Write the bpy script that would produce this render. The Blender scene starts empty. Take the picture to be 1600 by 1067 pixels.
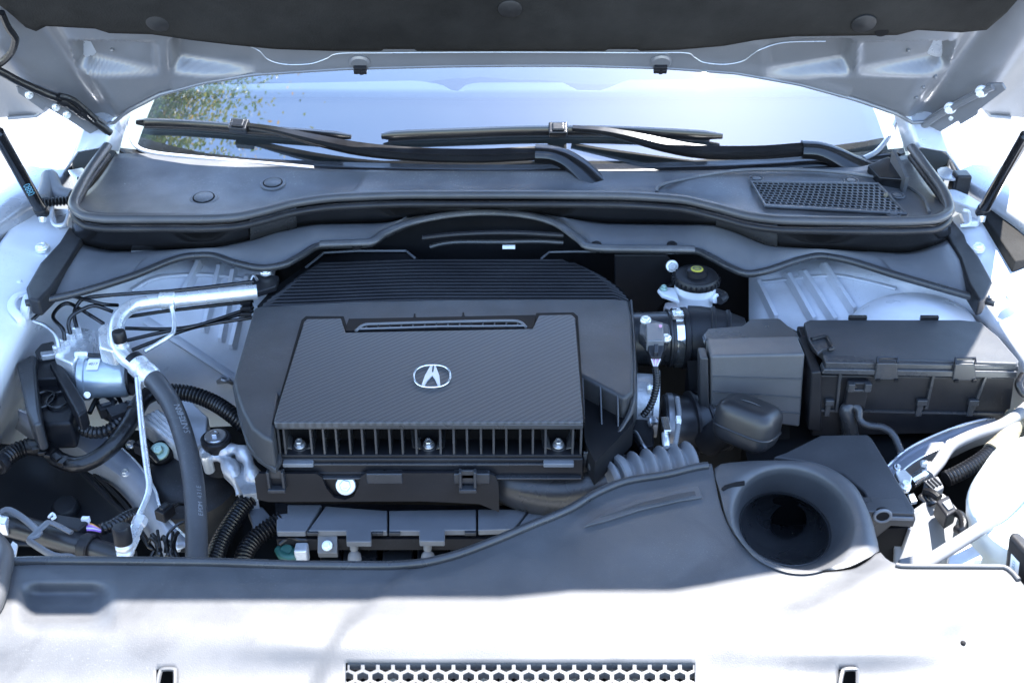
import bpy, bmesh, math, random
from mathutils import Vector, Matrix
random.seed(7)
R = math.radians
SC = bpy.context.scene
COL = SC.collection

# ---------------------------------------------------------------- camera
FPX = 1800.0                      # focal length in pixels of the 1600 px wide picture
PITCH = R(32.0)
CAM = Vector((0.0, -1.467, 0.917))
cd = bpy.data.cameras.new('camera')
cd.sensor_width = 36.0
cd.lens = 36.0 * FPX / 1600.0
cd.clip_start = 0.02
cd.clip_end = 500.0
cd.dof.use_dof = True
cd.dof.focus_distance = 1.74
cd.dof.aperture_fstop = 9.0
cam = bpy.data.objects.new('camera', cd)
COL.objects.link(cam)
cam.location = CAM
cam.rotation_euler = (R(90) - PITCH, 0, 0)
SC.camera = cam

# ---------------------------------------------------------------- sky, sun, exposure
SUN = Vector((0.320, 0.318, 1.32)).normalized()      # direction towards the sun
ELEV = math.asin(SUN.z)
AZ = math.atan2(SUN.x, SUN.y)
w = bpy.data.worlds.new('World')
SC.world = w
w.use_nodes = True
nt = w.node_tree
bg = nt.nodes['Background']
sky = nt.nodes.new('ShaderNodeTexSky')
sky.sky_type = 'NISHITA'
sky.sun_disc = False
sky.sun_elevation = ELEV
sky.sun_rotation = AZ
sky.air_density = 1.0
sky.dust_density = 0.1
sky.ozone_density = 2.0
tc = nt.nodes.new('ShaderNodeTexCoord')
cn = nt.nodes.new('ShaderNodeTexNoise')
cn.inputs['Scale'].default_value = 2.6
cn.inputs['Detail'].default_value = 9.0
cn.inputs['Roughness'].default_value = 0.58
cr = nt.nodes.new('ShaderNodeValToRGB')
cr.color_ramp.elements[0].position = 0.60
cr.color_ramp.elements[1].position = 0.74
mx = nt.nodes.new('ShaderNodeMixRGB')
mx.inputs['Color2'].default_value = (9.0, 9.3, 9.8, 1)
nt.links.new(tc.outputs['Generated'], cn.inputs['Vector'])
nt.links.new(cn.outputs['Fac'], cr.inputs['Fac'])
nt.links.new(cr.outputs['Color'], mx.inputs['Fac'])
nt.links.new(sky.outputs['Color'], mx.inputs['Color1'])
nt.links.new(mx.outputs['Color'], bg.inputs['Color'])
bg.inputs['Strength'].default_value = 0.15

ld = bpy.data.lights.new('sun', 'SUN')
ld.energy = 5.0
ld.angle = R(0.5)
ld.color = (1.0, 0.975, 0.94)
sun = bpy.data.objects.new('sun', ld)
COL.objects.link(sun)
sun.location = SUN * 20
sun.rotation_euler = SUN.to_track_quat('Z', 'Y').to_euler()

vs = SC.view_settings
vs.view_transform = 'Standard'
vs.look = 'None'
vs.gamma = 1.0
vs.use_curve_mapping = False
vs.exposure = 2.65
SC.render.engine = 'CYCLES'
SC.cycles.max_bounces = 10
SC.cycles.diffuse_bounces = 5

# ---------------------------------------------------------------- points in the place
# the lay-out was surveyed from the photograph: a picture point plus a known height, depth
# or surface gives the place's own coordinates (metres, engine cover top = 0, x right, y to the windscreen)
SP, CP = math.sin(PITCH), math.cos(PITCH)
def ray(u, v):
    k = (533.5 - v) / FPX
    return Vector(((u - 800.0) / FPX, CP + SP * k, -SP + CP * k))
def Z(u, v, z=0.0):
    d = ray(u, v)
    return CAM + d * ((z - CAM.z) / d.z)
def Y(u, v, y):
    d = ray(u, v)
    return CAM + d * ((y - CAM.y) / d.y)
def PL(u, v, p0, n, off=0.0):
    d = ray(u, v)
    return CAM + d * ((Vector(p0) + Vector(n) * off - CAM).dot(n) / d.dot(n))
def SF(u, v, f):
    d = ray(u, v)
    a, b = 0.7, 3.6
    for _ in range(46):
        m = (a + b) / 2
        p = CAM + d * m
        if p.z > f(p.x, p.y): a = m
        else: b = m
    return CAM + d * a
def mpp(p):
    return (Vector(p) - CAM).dot(Vector((0, CP, -SP))) / FPX      # metres per picture point there
def ZL(l, z=None):
    return [Z(q[0], q[1], q[2] if len(q) > 2 else z) for q in l]
def lerp(a, b, t): return a + (b - a) * t
def sstep(a, b, x):
    t = max(0.0, min(1.0, (x - a) / (b - a)))
    return t * t * (3 - 2 * t)
def interp(kn, x):
    if x <= kn[0][0]: return kn[0][1]
    for (a, b), (c, d) in zip(kn, kn[1:]):
        if x <= c: return b + (d - b) * (x - a) / (c - a)
    return kn[-1][1]
def pchip(kn, x):
    # smooth monotone-ish interpolation through knots
    n = len(kn)
    if x <= kn[0][0]: return kn[0][1]
    if x >= kn[-1][0]: return kn[-1][1]
    for i in range(n - 1):
        if x <= kn[i + 1][0]: break
    def sl(j): return (kn[j + 1][1] - kn[j][1]) / (kn[j + 1][0] - kn[j][0])
    def dd(j):
        if j == 0: return sl(0)
        if j == n - 1: return sl(n - 2)
        a, b = sl(j - 1), sl(j)
        return 0.0 if a * b <= 0 else 2 * a * b / (a + b)
    h = kn[i + 1][0] - kn[i][0]
    t = (x - kn[i][0]) / h
    return ((2*t**3-3*t*t+1)*kn[i][1] + (t**3-2*t*t+t)*h*dd(i) + (-2*t**3+3*t*t)*kn[i+1][1] + (t**3-t*t)*h*dd(i+1))
def smooth(pts, n=8, closed=False):
    pts = [Vector(p) for p in pts]
    out = []
    m = len(pts)
    rng = m if closed else m - 1
    for i in range(rng):
        if closed: p0, p1, p2, p3 = (pts[(i + j - 1) % m] for j in range(4))
        else:
            p1, p2 = pts[i], pts[i + 1]
            p0 = pts[i - 1] if i else p1 * 2 - p2
            p3 = pts[i + 2] if i + 2 < m else p2 * 2 - p1
        for k in range(n):
            t = k / n
            out.append(0.5 * ((2 * p1) + (p2 - p0) * t + (2 * p0 - 5 * p1 + 4 * p2 - p3) * t * t + (3 * p1 - p0 - 3 * p2 + p3) * t ** 3))
    if not closed: out.append(pts[-1])
    return out
def resample(pts, step):
    L = [0.0]
    for a, b in zip(pts, pts[1:]): L.append(L[-1] + (b - a).length)
    n = max(2, int(round(L[-1] / step)) + 1)
    out, j = [], 0
    for i in range(n):
        s = L[-1] * i / (n - 1)
        while j < len(L) - 2 and L[j + 1] < s: j += 1
        t = (s - L[j]) / max(1e-9, L[j + 1] - L[j])
        out.append(pts[j].lerp(pts[j + 1], min(1, max(0, t))))
    return out

# ---------------------------------------------------------------- mesh builder
class MB:
    def __init__(s): s.v = []; s.f = []
    def add(s, vs_, fs):
        o = len(s.v)
        s.v += [Vector(p) for p in vs_]
        s.f += [tuple(i + o for i in f) for f in fs]
        return s
    def prism(s, top, vec):
        n = len(top); vec = Vector(vec)
        vv = list(top) + [Vector(p) + vec for p in top]
        # orient so that the first cap looks against vec
        nrm = Vector()
        for i in range(n):
            a, b = Vector(top[i]), Vector(top[(i + 1) % n])
            nrm += a.cross(b)
        flip = nrm.dot(vec) > 0
        f = [tuple(range(n)), tuple(range(2 * n - 1, n - 1, -1))] + [(i, i + n, (i + 1) % n + n, (i + 1) % n) for i in range(n)]
        if flip: f = [tuple(reversed(q)) for q in f]
        return s.add(vv, f)
    def box(s, c, sx, sy, sz, rot=None):
        c = Vector(c)
        vv = []
        for x, y, z in ((-1,-1,-1),(1,-1,-1),(1,1,-1),(-1,1,-1),(-1,-1,1),(1,-1,1),(1,1,1),(-1,1,1)):
            p = Vector((x * sx / 2, y * sy / 2, z * sz / 2))
            if rot: p = rot @ p
            vv.append(c + p)
        return s.add(vv, [(3,2,1,0),(4,5,6,7),(0,1,5,4),(1,2,6,5),(2,3,7,6),(3,0,4,7)])
    def hexa(s, p):       # eight points, bottom four then top four, each counter-clockwise from above
        return s.add(p, [(3,2,1,0),(4,5,6,7),(0,1,5,4),(1,2,6,5),(2,3,7,6),(3,0,4,7)])
    def loft(s, rows, closed=False, flip=False):
        n = len(rows[0]); vv = [p for r in rows for p in r]; f = []
        for j in range(len(rows) - 1):
            for i in range(n if closed else n - 1):
                k = (i + 1) % n
                q = (j*n+i, j*n+k, (j+1)*n+k, (j+1)*n+i)
                f.append(tuple(reversed(q)) if flip else q)
        return s.add(vv, f)
    def tube(s, pts, r, seg=12, cap=True, closed=False, flat=1.0):
        pts = [Vector(p) for p in pts]; n = len(pts)
        rr = r if isinstance(r, (list, tuple)) else [r] * n
        t0 = (pts[1] - pts[0]).normalized()
        u = t0.orthogonal().normalized()
        if abs(t0.z) < 0.9: u = (Vector((0, 0, 1)) - t0 * t0.z).normalized()
        rows = []; pt = t0
        for i in range(n):
            if closed: t = (pts[(i + 1) % n] - pts[i - 1]).normalized()
            else: t = (pts[min(i + 1, n - 1)] - pts[max(i - 1, 0)]).normalized()
            q = pt.rotation_difference(t); u = (q @ u); u = (u - t * u.dot(t)).normalized(); pt = t
            b = t.cross(u)
            rows.append([pts[i] + (u * math.sin(2*math.pi*k/seg) * flat + b * math.cos(2*math.pi*k/seg)) * rr[i] for k in range(seg)])
        if closed: rows.append(rows[0])
        o = len(s.v)
        s.loft(rows, closed=True)
        if cap and not closed:
            s.f.append(tuple(range(o, o + seg))); 
            e = o + (n - 1) * seg
            s.f.append(tuple(range(e + seg - 1, e - 1, -1)))
        return s
    def lathe(s, prof, org, axis=(0,0,1), seg=32):
        org = Vector(org); ax = Vector(axis).normalized()
        u = ax.orthogonal().normalized()
        if abs(ax.z) > 0.9: u = Vector((1, 0, 0)); u = (u - ax * u.dot(ax)).normalized()
        b = ax.cross(u)
        rows = [[org + ax * h + (u * math.cos(2*math.pi*k/seg) + b * math.sin(2*math.pi*k/seg)) * max(r, 1e-5) for k in range(seg)] for r, h in prof]
        o = len(s.v)
        s.loft(rows, closed=True)
        s.f.append(tuple(range(o + seg - 1, o - 1, -1)))
        e = o + (len(prof) - 1) * seg
        s.f.append(tuple(range(e, e + seg)))
        return s

ROOT = {}
def finish(me, mats, smooth_a):
    for m in (mats if isinstance(mats, (list, tuple)) else [mats]): me.materials.append(m)
    if smooth_a:
        for p in me.polygons: p.use_smooth = True
        me.set_sharp_from_angle(angle=R(smooth_a))
def thing(name, label, cat, loc, group=None):
    o = bpy.data.objects.new(name, None)
    o.empty_display_size = 0.02
    COL.objects.link(o); o.location = loc
    o['label'] = label; o['category'] = cat
    if group: o['group'] = group
    ROOT[o] = Vector(loc)
    return o
def mods(o, bevel, seg, solid, subsurf):
    if solid:
        m = o.modifiers.new('thickness', 'SOLIDIFY'); m.thickness = solid; m.offset = -1
    if subsurf:
        m = o.modifiers.new('smooth', 'SUBSURF'); m.levels = m.render_levels = subsurf
    if bevel:
        m = o.modifiers.new('edge', 'BEVEL'); m.width = bevel; m.segments = seg; m.limit_method = 'ANGLE'; m.angle_limit = R(40); m.harden_normals = True
def part(name, mb, mat, parent, bevel=0, sm=38, label=None, seg=2, solid=0, subsurf=0):
    off = ROOT[parent]
    me = bpy.data.meshes.new(name)
    me.from_pydata([tuple(p - off) for p in mb.v], [], mb.f)
    me.update()
    finish(me, mat, sm)
    o = bpy.data.objects.new(name, me)
    COL.objects.link(o); o.parent = parent
    ROOT[o] = off
    if label: o['label'] = label
    mods(o, bevel, seg, solid, subsurf)
    return o
def single(name, mb, mat, label, cat, group=None, bevel=0, sm=38, seg=2, solid=0, kind=None, subsurf=0):
    xs = [p.x for p in mb.v]; ys = [p.y for p in mb.v]; zs = [p.z for p in mb.v]
    off = Vector(((min(xs)+max(xs))/2, (min(ys)+max(ys))/2, min(zs)))
    me = bpy.data.meshes.new(name)
    me.from_pydata([tuple(p - off) for p in mb.v], [], mb.f)
    me.update()
    finish(me, mat, sm)
    o = bpy.data.objects.new(name, me)
    COL.objects.link(o); o.location = off
    ROOT[o] = off
    if kind: o['kind'] = kind
    else:
        o['label'] = label; o['category'] = cat
    if group: o['group'] = group
    mods(o, bevel, seg, solid, subsurf)
    return o

# ---------------------------------------------------------------- materials
def mat(name, col, rough=0.5, metal=0.0, grain=0, gs=900.0, var=0.0, vs_=14.0, dust=0.0, spec=0.5, coat=0.0, aniso=0.0, trans=0.0, sub=0.0, rvar=0.0, scuff=0.0):
    m = bpy.data.materials.new(name); m.use_nodes = True
    t = m.node_tree; b = t.nodes['Principled BSDF']; L = t.links
    def nd(k): return t.nodes.new(k)
    b.inputs['Base Color'].default_value = (*col, 1)
    b.inputs['Roughness'].default_value = rough
    b.inputs['Metallic'].default_value = metal
    b.inputs['Specular IOR Level'].default_value = spec
    b.inputs['Coat Weight'].default_value = coat
    b.inputs['Coat Roughness'].default_value = 0.06
    b.inputs['Transmission Weight'].default_value = trans
    if sub:
        b.inputs['Subsurface Weight'].default_value = sub
        b.inputs['Subsurface Radius'].default_value = (0.02, 0.02, 0.02)
    co = nd('ShaderNodeTexCoord')
    last = None
    if var:
        n = nd('ShaderNodeTexNoise'); n.inputs['Scale'].default_value = vs_; n.inputs['Detail'].default_value = 6; n.inputs['Roughness'].default_value = .6
        L.new(co.outputs['Object'], n.inputs['Vector'])
        mr = nd('ShaderNodeMapRange'); mr.inputs['From Min'].default_value = .3; mr.inputs['From Max'].default_value = .7
        mr.inputs['To Min'].default_value = 1 - var; mr.inputs['To Max'].default_value = 1 + var
        L.new(n.outputs['Fac'], mr.inputs['Value'])
        h = nd('ShaderNodeMixRGB'); h.blend_type = 'MULTIPLY'; h.inputs['Fac'].default_value = 1
        h.inputs['Color1'].default_value = (*col, 1); L.new(mr.outputs['Result'], h.inputs['Color2'])
        last = h.outputs['Color']
    if dust:
        n = nd('ShaderNodeTexNoise'); n.inputs['Scale'].default_value = 420; n.inputs['Detail'].default_value = 3
        n2 = nd('ShaderNodeTexNoise'); n2.inputs['Scale'].default_value = 9; n2.inputs['Detail'].default_value = 5
        L.new(co.outputs['Object'], n.inputs['Vector']); L.new(co.outputs['Object'], n2.inputs['Vector'])
        r1 = nd('ShaderNodeMapRange'); r1.inputs['From Min'].default_value = .60; r1.inputs['From Max'].default_value = .74
        L.new(n.outputs['Fac'], r1.inputs['Value'])
        r2 = nd('ShaderNodeMapRange'); r2.inputs['From Min'].default_value = .42; r2.inputs['From Max'].default_value = .66; r2.inputs['To Max'].default_value = 1
        L.new(n2.outputs['Fac'], r2.inputs['Value'])
        mu = nd('ShaderNodeMath'); mu.operation = 'MULTIPLY'; L.new(r1.outputs['Result'], mu.inputs[0]); L.new(r2.outputs['Result'], mu.inputs[1])
        ad = nd('ShaderNodeMath'); ad.operation = 'MULTIPLY_ADD'; L.new(r2.outputs['Result'], ad.inputs[0]); ad.inputs[1].default_value = .18; L.new(mu.outputs[0], ad.inputs[2])
        mm = nd('ShaderNodeMath'); mm.operation = 'MULTIPLY'; mm.use_clamp = True; L.new(ad.outputs[0], mm.inputs[0]); mm.inputs[1].default_value = dust
        h = nd('ShaderNodeMixRGB'); L.new(mm.outputs[0], h.inputs['Fac'])
        if last: L.new(last, h.inputs['Color1'])
        else: h.inputs['Color1'].default_value = (*col, 1)
        h.inputs['Color2'].default_value = (.30, .295, .29, 1)
        last = h.outputs['Color']
    if scuff:
        n = nd('ShaderNodeTexNoise'); n.inputs['Scale'].default_value = 7; n.inputs['Detail'].default_value = 7; n.inputs['Distortion'].default_value = 1.2
        L.new(co.outputs['Object'], n.inputs['Vector'])
        r1 = nd('ShaderNodeMapRange'); r1.inputs['From Min'].default_value = .55; r1.inputs['From Max'].default_value = .66; r1.inputs['To Max'].default_value = scuff
        L.new(n.outputs['Fac'], r1.inputs['Value'])
        h = nd('ShaderNodeMixRGB'); h.blend_type = 'MULTIPLY'; L.new(r1.outputs['Result'], h.inputs['Fac'])
        if last: L.new(last, h.inputs['Color1'])
        else: h.inputs['Color1'].default_value = (*col, 1)
        h.inputs['Color2'].default_value = (.45, .45, .48, 1)
        last = h.outputs['Color']
    if last: L.new(last, b.inputs['Base Color'])
    if rvar:
        n = nd('ShaderNodeTexNoise'); n.inputs['Scale'].default_value = 22; n.inputs['Detail'].default_value = 6
        L.new(co.outputs['Object'], n.inputs['Vector'])
        mr = nd('ShaderNodeMapRange'); mr.inputs['From Min'].default_value = .3; mr.inputs['From Max'].default_value = .7
        mr.inputs['To Min'].default_value = max(.03, rough - rvar); mr.inputs['To Max'].default_value = min(1, rough + rvar)
        L.new(n.outputs['Fac'], mr.inputs['Value']); L.new(mr.outputs['Result'], b.inputs['Roughness'])
    if grain:
        n = nd('ShaderNodeTexNoise'); n.inputs['Scale'].default_value = gs; n.inputs['Detail'].default_value = 2
        L.new(co.outputs['Object'], n.inputs['Vector'])
        bp = nd('ShaderNodeBump'); bp.inputs['Strength'].default_value = grain; bp.inputs['Distance'].default_value = .001
        L.new(n.outputs['Fac'], bp.inputs['Height']); L.new(bp.outputs['Normal'], b.inputs['Normal'])
    return m

M = {}
M['cover'] = mat('grained_black_plastic', (.033,.034,.037), .46, spec=.38, grain=.35, gs=1100, var=.12, dust=.22, rvar=.06)
M['plastic'] = mat('black_plastic', (.010,.010,.012), .40, grain=.15, gs=900, var=.2, dust=.08, rvar=.1, spec=.3)
M['satin'] = mat('satin_black_plastic', (.029,.030,.033), .30, grain=.1, gs=700, var=.15, dust=.12, rvar=.08)
M['shroud'] = mat('shroud_plastic', (.064,.065,.069), .48, grain=.22, gs=800, var=.14, dust=.16, rvar=.06, scuff=.4)
M['cowl'] = mat('cowl_plastic', (.070,.072,.077), .40, grain=.25, gs=900, var=.18, dust=.95, rvar=.08)
M['gloss'] = mat('gloss_black', (.007,.007,.008), .18, var=.2, dust=.06, rvar=.06)
M['greyplastic'] = mat('grey_plastic', (.125,.129,.138), .42, grain=.2, gs=900, var=.12, dust=.25, rvar=.05)
M['rubber'] = mat('rubber', (.014,.014,.016), .46, grain=.12, gs=500, var=.2, dust=.14, rvar=.1, spec=.32)
M['greyrubber'] = mat('grey_rubber', (.16,.163,.17), .55, grain=.15, gs=700, var=.15, dust=.4)
M['hose'] = mat('hose_rubber', (.055,.056,.060), .40, grain=.1, gs=900, var=.2, dust=.2, rvar=.08)
M['conduit'] = mat('conduit_plastic', (.006,.006,.007), .30, var=.3, dust=.05)
M['tape'] = mat('wrapped_tape', (.006,.006,.007), .30, grain=.9, gs=160, var=.3, dust=.1)
M['felt'] = mat('liner_felt', (.021,.0205,.020), .95, grain=1.0, gs=300, var=.45, vs_=5, spec=.1)
M['dark'] = mat('dark_void_shade', (.0045,.0045,.0055), .75, var=.4, spec=.2)  # near-black puts the shade of gaps and deep bay parts into the colour
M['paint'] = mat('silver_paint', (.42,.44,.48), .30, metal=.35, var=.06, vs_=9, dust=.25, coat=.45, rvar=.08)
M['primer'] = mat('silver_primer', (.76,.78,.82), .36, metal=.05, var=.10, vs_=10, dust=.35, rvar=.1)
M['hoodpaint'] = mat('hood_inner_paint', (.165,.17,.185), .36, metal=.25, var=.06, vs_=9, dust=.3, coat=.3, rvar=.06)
M['steel'] = mat('bare_steel', (.55,.56,.58), .32, metal=.9, var=.18, vs_=40, dust=.15, rvar=.12)
M['darksteel'] = mat('dull_steel', (.22,.22,.23), .4, metal=.8, var=.2, vs_=40)
M['rail'] = mat('rail_paint', (.30,.32,.37), .28, metal=.4, var=.15, dust=.2)
M['alu'] = mat('aluminium', (.88,.89,.90), .27, metal=.62, var=.16, vs_=60, grain=.2, gs=260, rvar=.1)
M['cast'] = mat('cast_aluminium', (.58,.59,.61), .46, metal=.6, var=.3, vs_=30, grain=.9, gs=180, rvar=.1)
M['zinc'] = mat('zinc_bolt', (.86,.87,.86), .28, metal=.6, var=.1, vs_=80)
M['chrome'] = mat('chrome', (.93,.94,.96), .10, metal=.95)
M['slat'] = mat('slat_plastic', (.016,.016,.018), .38, spec=.4, var=.2, dust=.1)
M['emblem'] = mat('brushed_chrome', (.62,.63,.65), .42, metal=.35)
M['whiteplastic'] = mat('white_plastic', (.72,.74,.76), .38, var=.06, vs_=20, sub=.25)
M['tank'] = mat('translucent_tank', (.70,.78,.80), .40, var=.06, vs_=12, sub=.35)
M['bluemetal'] = mat('pump_motor_metal', (.46,.53,.60), .34, metal=.6, var=.08, vs_=30, rvar=.08)
M['sticker'] = mat('white_sticker', (.78,.78,.76), .6, var=.06, vs_=60)
M['yellow'] = mat('yellow_print', (.40,.37,.05), .5, var=.1, vs_=80)
M['bluemark'] = mat('blue_ink', (.10,.28,.40), .6)
M['greytext'] = mat('grey_print', (.24,.25,.26), .6)
M['darktext'] = mat('dark_print', (.05,.05,.06), .6)
M['green'] = mat('green_plastic', (.02,.085,.07), .35, var=.2, vs_=60)
M['palegreen'] = mat('pale_green_zinc', (.32,.45,.38), .35, metal=.5, var=.15, vs_=60)
M['pinkwire'] = mat('pink_wire', (.60,.32,.48), .45)
M['orangewire'] = mat('orange_wire', (.65,.30,.06), .45)
M['purplewire'] = mat('purple_wire', (.34,.16,.55), .45)
M['whitewire'] = mat('white_wire', (.70,.68,.70), .45)
M['amber'] = mat('amber_sponge', (.16,.14,.10), .8, grain=.9, gs=300, var=.4, vs_=120)
M['hinge'] = mat('hinge_paint_shaded', (.15,.155,.17), .4, metal=.2, var=.1, dust=.3)  # silver paint darkened to carry the shade on the hinge arms
M['softgloss'] = mat('moulded_black', (.016,.016,.018), .36, var=.2, dust=.12, rvar=.05)
M['dashpad'] = mat('sunlit_dash_pad', (.085,.09,.093), .6, grain=.3, gs=400)  # paler than the dash skin to stand in for sunlight on it
M['clipblack'] = mat('clip_black', (.010,.010,.011), .6, dust=.05)
M['splash'] = mat('splash_plastic', (.010,.011,.014), .5, var=.2)
M['dash'] = mat('dashboard_skin', (.014,.0145,.015), .6, grain=.3, gs=400, var=.1)
M['concrete'] = mat('concrete', (.16,.16,.155), .85, grain=.6, gs=60, var=.18, vs_=3)
M['pinkfluid'] = mat('pinkish_white_plastic', (.66,.60,.60), .38, var=.05, vs_=20, sub=.25)
M['bark'] = mat('bark', (.10,.075,.055), .9, grain=1, gs=30, var=.3)
def leafmat():
    m = mat('leaves', (.10,.13,.03), .6)
    t = m.node_tree; b = t.nodes['Principled BSDF']
    n = t.nodes.new('ShaderNodeTexNoise'); n.inputs['Scale'].default_value = .35
    co = t.nodes.new('ShaderNodeTexCoord'); t.links.new(co.outputs['Object'], n.inputs['Vector'])
    r = t.nodes.new('ShaderNodeValToRGB'); e = r.color_ramp.elements
    e[0].position = .45; e[0].color = (.09,.15,.035,1); e[1].position = .68; e[1].color = (.50,.24,.04,1)
    x = e.new(.56); x.color = (.24,.22,.04,1)
    t.links.new(n.outputs['Fac'], r.inputs['Fac']); t.links.new(r.outputs['Color'], b.inputs['Base Color'])
    tl = t.nodes.new('ShaderNodeBsdfTranslucent'); t.links.new(r.outputs['Color'], tl.inputs['Color'])
    ms = t.nodes.new('ShaderNodeMixShader'); ms.inputs['Fac'].default_value = .5
    o_ = [q for q in t.nodes if q.type == 'OUTPUT_MATERIAL'][0]
    t.links.new(b.outputs[0], ms.inputs[1]); t.links.new(tl.outputs[0], ms.inputs[2]); t.links.new(ms.outputs[0], o_.inputs['Surface'])
    return m
M['leaf'] = leafmat()
def carbonmat():
    m = mat('woven_carbon_look', (.040,.041,.045), .40)
    t = m.node_tree; b = t.nodes['Principled BSDF']; L = t.links
    co = t.nodes.new('ShaderNodeTexCoord')
    mp = t.nodes.new('ShaderNodeMapping'); mp.inputs['Rotation'].default_value = (0, 0, R(-40))
    L.new(co.outputs['Object'], mp.inputs['Vector'])
    wv = t.nodes.new('ShaderNodeTexWave'); wv.wave_type = 'BANDS'; wv.bands_direction = 'Y'
    wv.inputs['Scale'].default_value = 42; wv.inputs['Distortion'].default_value = .6; wv.inputs['Detail'].default_value = 1; wv.inputs['Detail Scale'].default_value = 4
    L.new(mp.outputs['Vector'], wv.inputs['Vector'])
    w2 = t.nodes.new('ShaderNodeTexWave'); w2.bands_direction = 'X'; w2.inputs['Scale'].default_value = 90
    L.new(mp.outputs['Vector'], w2.inputs['Vector'])
    mx_ = t.nodes.new('ShaderNodeMixRGB'); mx_.inputs['Fac'].default_value = .22
    L.new(wv.outputs['Color'], mx_.inputs['Color1']); L.new(w2.outputs['Color'], mx_.inputs['Color2'])
    r = t.nodes.new('ShaderNodeValToRGB'); e = r.color_ramp.elements
    e[0].color = (.030,.031,.034,1); e[1].color = (.064,.066,.072,1)
    L.new(mx_.outputs['Color'], r.inputs['Fac']); L.new(r.outputs['Color'], b.inputs['Base Color'])
    bp = t.nodes.new('ShaderNodeBump'); bp.inputs['Strength'].default_value = .35; bp.inputs['Distance'].default_value = .0006
    L.new(mx_.outputs['Color'], bp.inputs['Height'])
    n = t.nodes.new('ShaderNodeTexNoise'); n.inputs['Scale'].default_value = 1100; L.new(co.outputs['Object'], n.inputs['Vector'])
    b2 = t.nodes.new('ShaderNodeBump'); b2.inputs['Strength'].default_value = .25; b2.inputs['Distance'].default_value = .001
    L.new(n.outputs['Fac'], b2.inputs['Height']); L.new(bp.outputs['Normal'], b2.inputs['Normal'])
    L.new(b2.outputs['Normal'], b.inputs['Normal'])
    return m
M['carbon'] = carbonmat()
def glassmat():
    m = bpy.data.materials.new('windscreen_glass'); m.use_nodes = True
    t = m.node_tree; t.nodes.clear(); L = t.links
    o = t.nodes.new('ShaderNodeOutputMaterial')
    tr = t.nodes.new('ShaderNodeBsdfTransparent'); tr.inputs['Color'].default_value = (.78, .92, .93, 1)
    gl = t.nodes.new('ShaderNodeBsdfGlossy'); gl.inputs['Roughness'].default_value = .004
    df = t.nodes.new('ShaderNodeBsdfDiffuse'); df.inputs['Color'].default_value = (.55, .56, .57, 1)
    fr = t.nodes.new('ShaderNodeFresnel'); fr.inputs['IOR'].default_value = 1.52
    mu = t.nodes.new('ShaderNodeMath'); mu.operation = 'MULTIPLY_ADD'; mu.inputs[1].default_value = 2.4; mu.inputs[2].default_value = .19
    L.new(fr.outputs['Fac'], mu.inputs[0])
    a = t.nodes.new('ShaderNodeMixShader'); L.new(mu.outputs[0], a.inputs['Fac']); L.new(tr.outputs[0], a.inputs[1]); L.new(gl.outputs[0], a.inputs[2])
    n = t.nodes.new('ShaderNodeTexNoise'); n.inputs['Scale'].default_value = 30; n.inputs['Detail'].default_value = 8
    co = t.nodes.new('ShaderNodeTexCoord'); L.new(co.outputs['Object'], n.inputs['Vector'])
    mr = t.nodes.new('ShaderNodeMapRange'); mr.inputs['To Min'].default_value = .001; mr.inputs['To Max'].default_value = .009
    L.new(n.outputs['Fac'], mr.inputs['Value'])
    c = t.nodes.new('ShaderNodeMixShader'); L.new(mr.outputs['Result'], c.inputs['Fac']); L.new(a.outputs[0], c.inputs[1]); L.new(df.outputs[0], c.inputs[2])
    hz_ = t.nodes.new('ShaderNodeBsdfGlossy'); hz_.inputs['Roughness'].default_value = .38
    c2 = t.nodes.new('ShaderNodeMixShader'); c2.inputs['Fac'].default_value = .0024
    L.new(c.outputs[0], c2.inputs[1]); L.new(hz_.outputs[0], c2.inputs[2])
    L.new(c2.outputs[0], o.inputs['Surface'])
    return m
M['glass'] = glassmat()

# ---------------------------------------------------------------- small pieces used on many things
def bolt(parent, p, axis=(0,0,1), r=.008, m='zinc', flange=1.45, h=.7, name='bolt'):
    b = MB()
    b.lathe([(r*flange, -r*.6), (r*flange, 0), (r*flange*.92, r*.18), (r*1.02, r*.24)], p, axis, 20)
    b.lathe([(r*.98, r*.15), (r, r*.3), (r, r*(.2+h)), (r*.86, r*(.34+h)), (r*.5, r*(.34+h)), (r*.42, r*(.22+h))], p, axis, 6)
    return part(name, b, M[m], parent, sm=28)
def corr(mb, pts, r, pitch=.0055, amp=.13, n=8, seg=14):
    ps = resample(smooth(pts, n), pitch / 4)
    rr = [r * (1 + amp * (1, .45, -1, .45)[i % 4]) for i in range(len(ps))]
    return mb.tube(ps, rr, seg)
def text_mb(mb, txt, org, ex, ey, size, lift, spacing=1.0):
    cu = bpy.data.curves.new('t', 'FONT'); cu.body = txt; cu.size = 1; cu.align_x = 'CENTER'; cu.align_y = 'CENTER'; cu.space_character = spacing
    cu.resolution_u = 2
    ob = bpy.data.objects.new('t', cu); COL.objects.link(ob)
    bpy.context.view_layer.update()
    me = bpy.data.meshes.new_from_object(ob.evaluated_get(bpy.context.evaluated_depsgraph_get()))
    ex = Vector(ex).normalized(); ey = Vector(ey).normalized(); nz = ex.cross(ey)
    mb.add([Vector(org) + ex * (v.co.x * size) + ey * (v.co.y * size) + nz * lift for v in me.vertices], [tuple(p.vertices) for p in me.polygons])
    bpy.data.objects.remove(ob); bpy.data.curves.remove(cu); bpy.data.meshes.remove(me)
    return mb
def tp(l, n=6):      # tube path from (u, v, z) triples
    return smooth([Z(*q) for q in l], n)

# ================================================================ ground and the tree mirrored in the glass
b = MB()
b.add([(-60,-60,-1.0),(60,-60,-1.0),(60,60,-1.0),(-60,60,-1.0)], [(0,1,2,3)])
single('ground', b, M['concrete'], '', '', kind='structure', sm=0)

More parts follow.
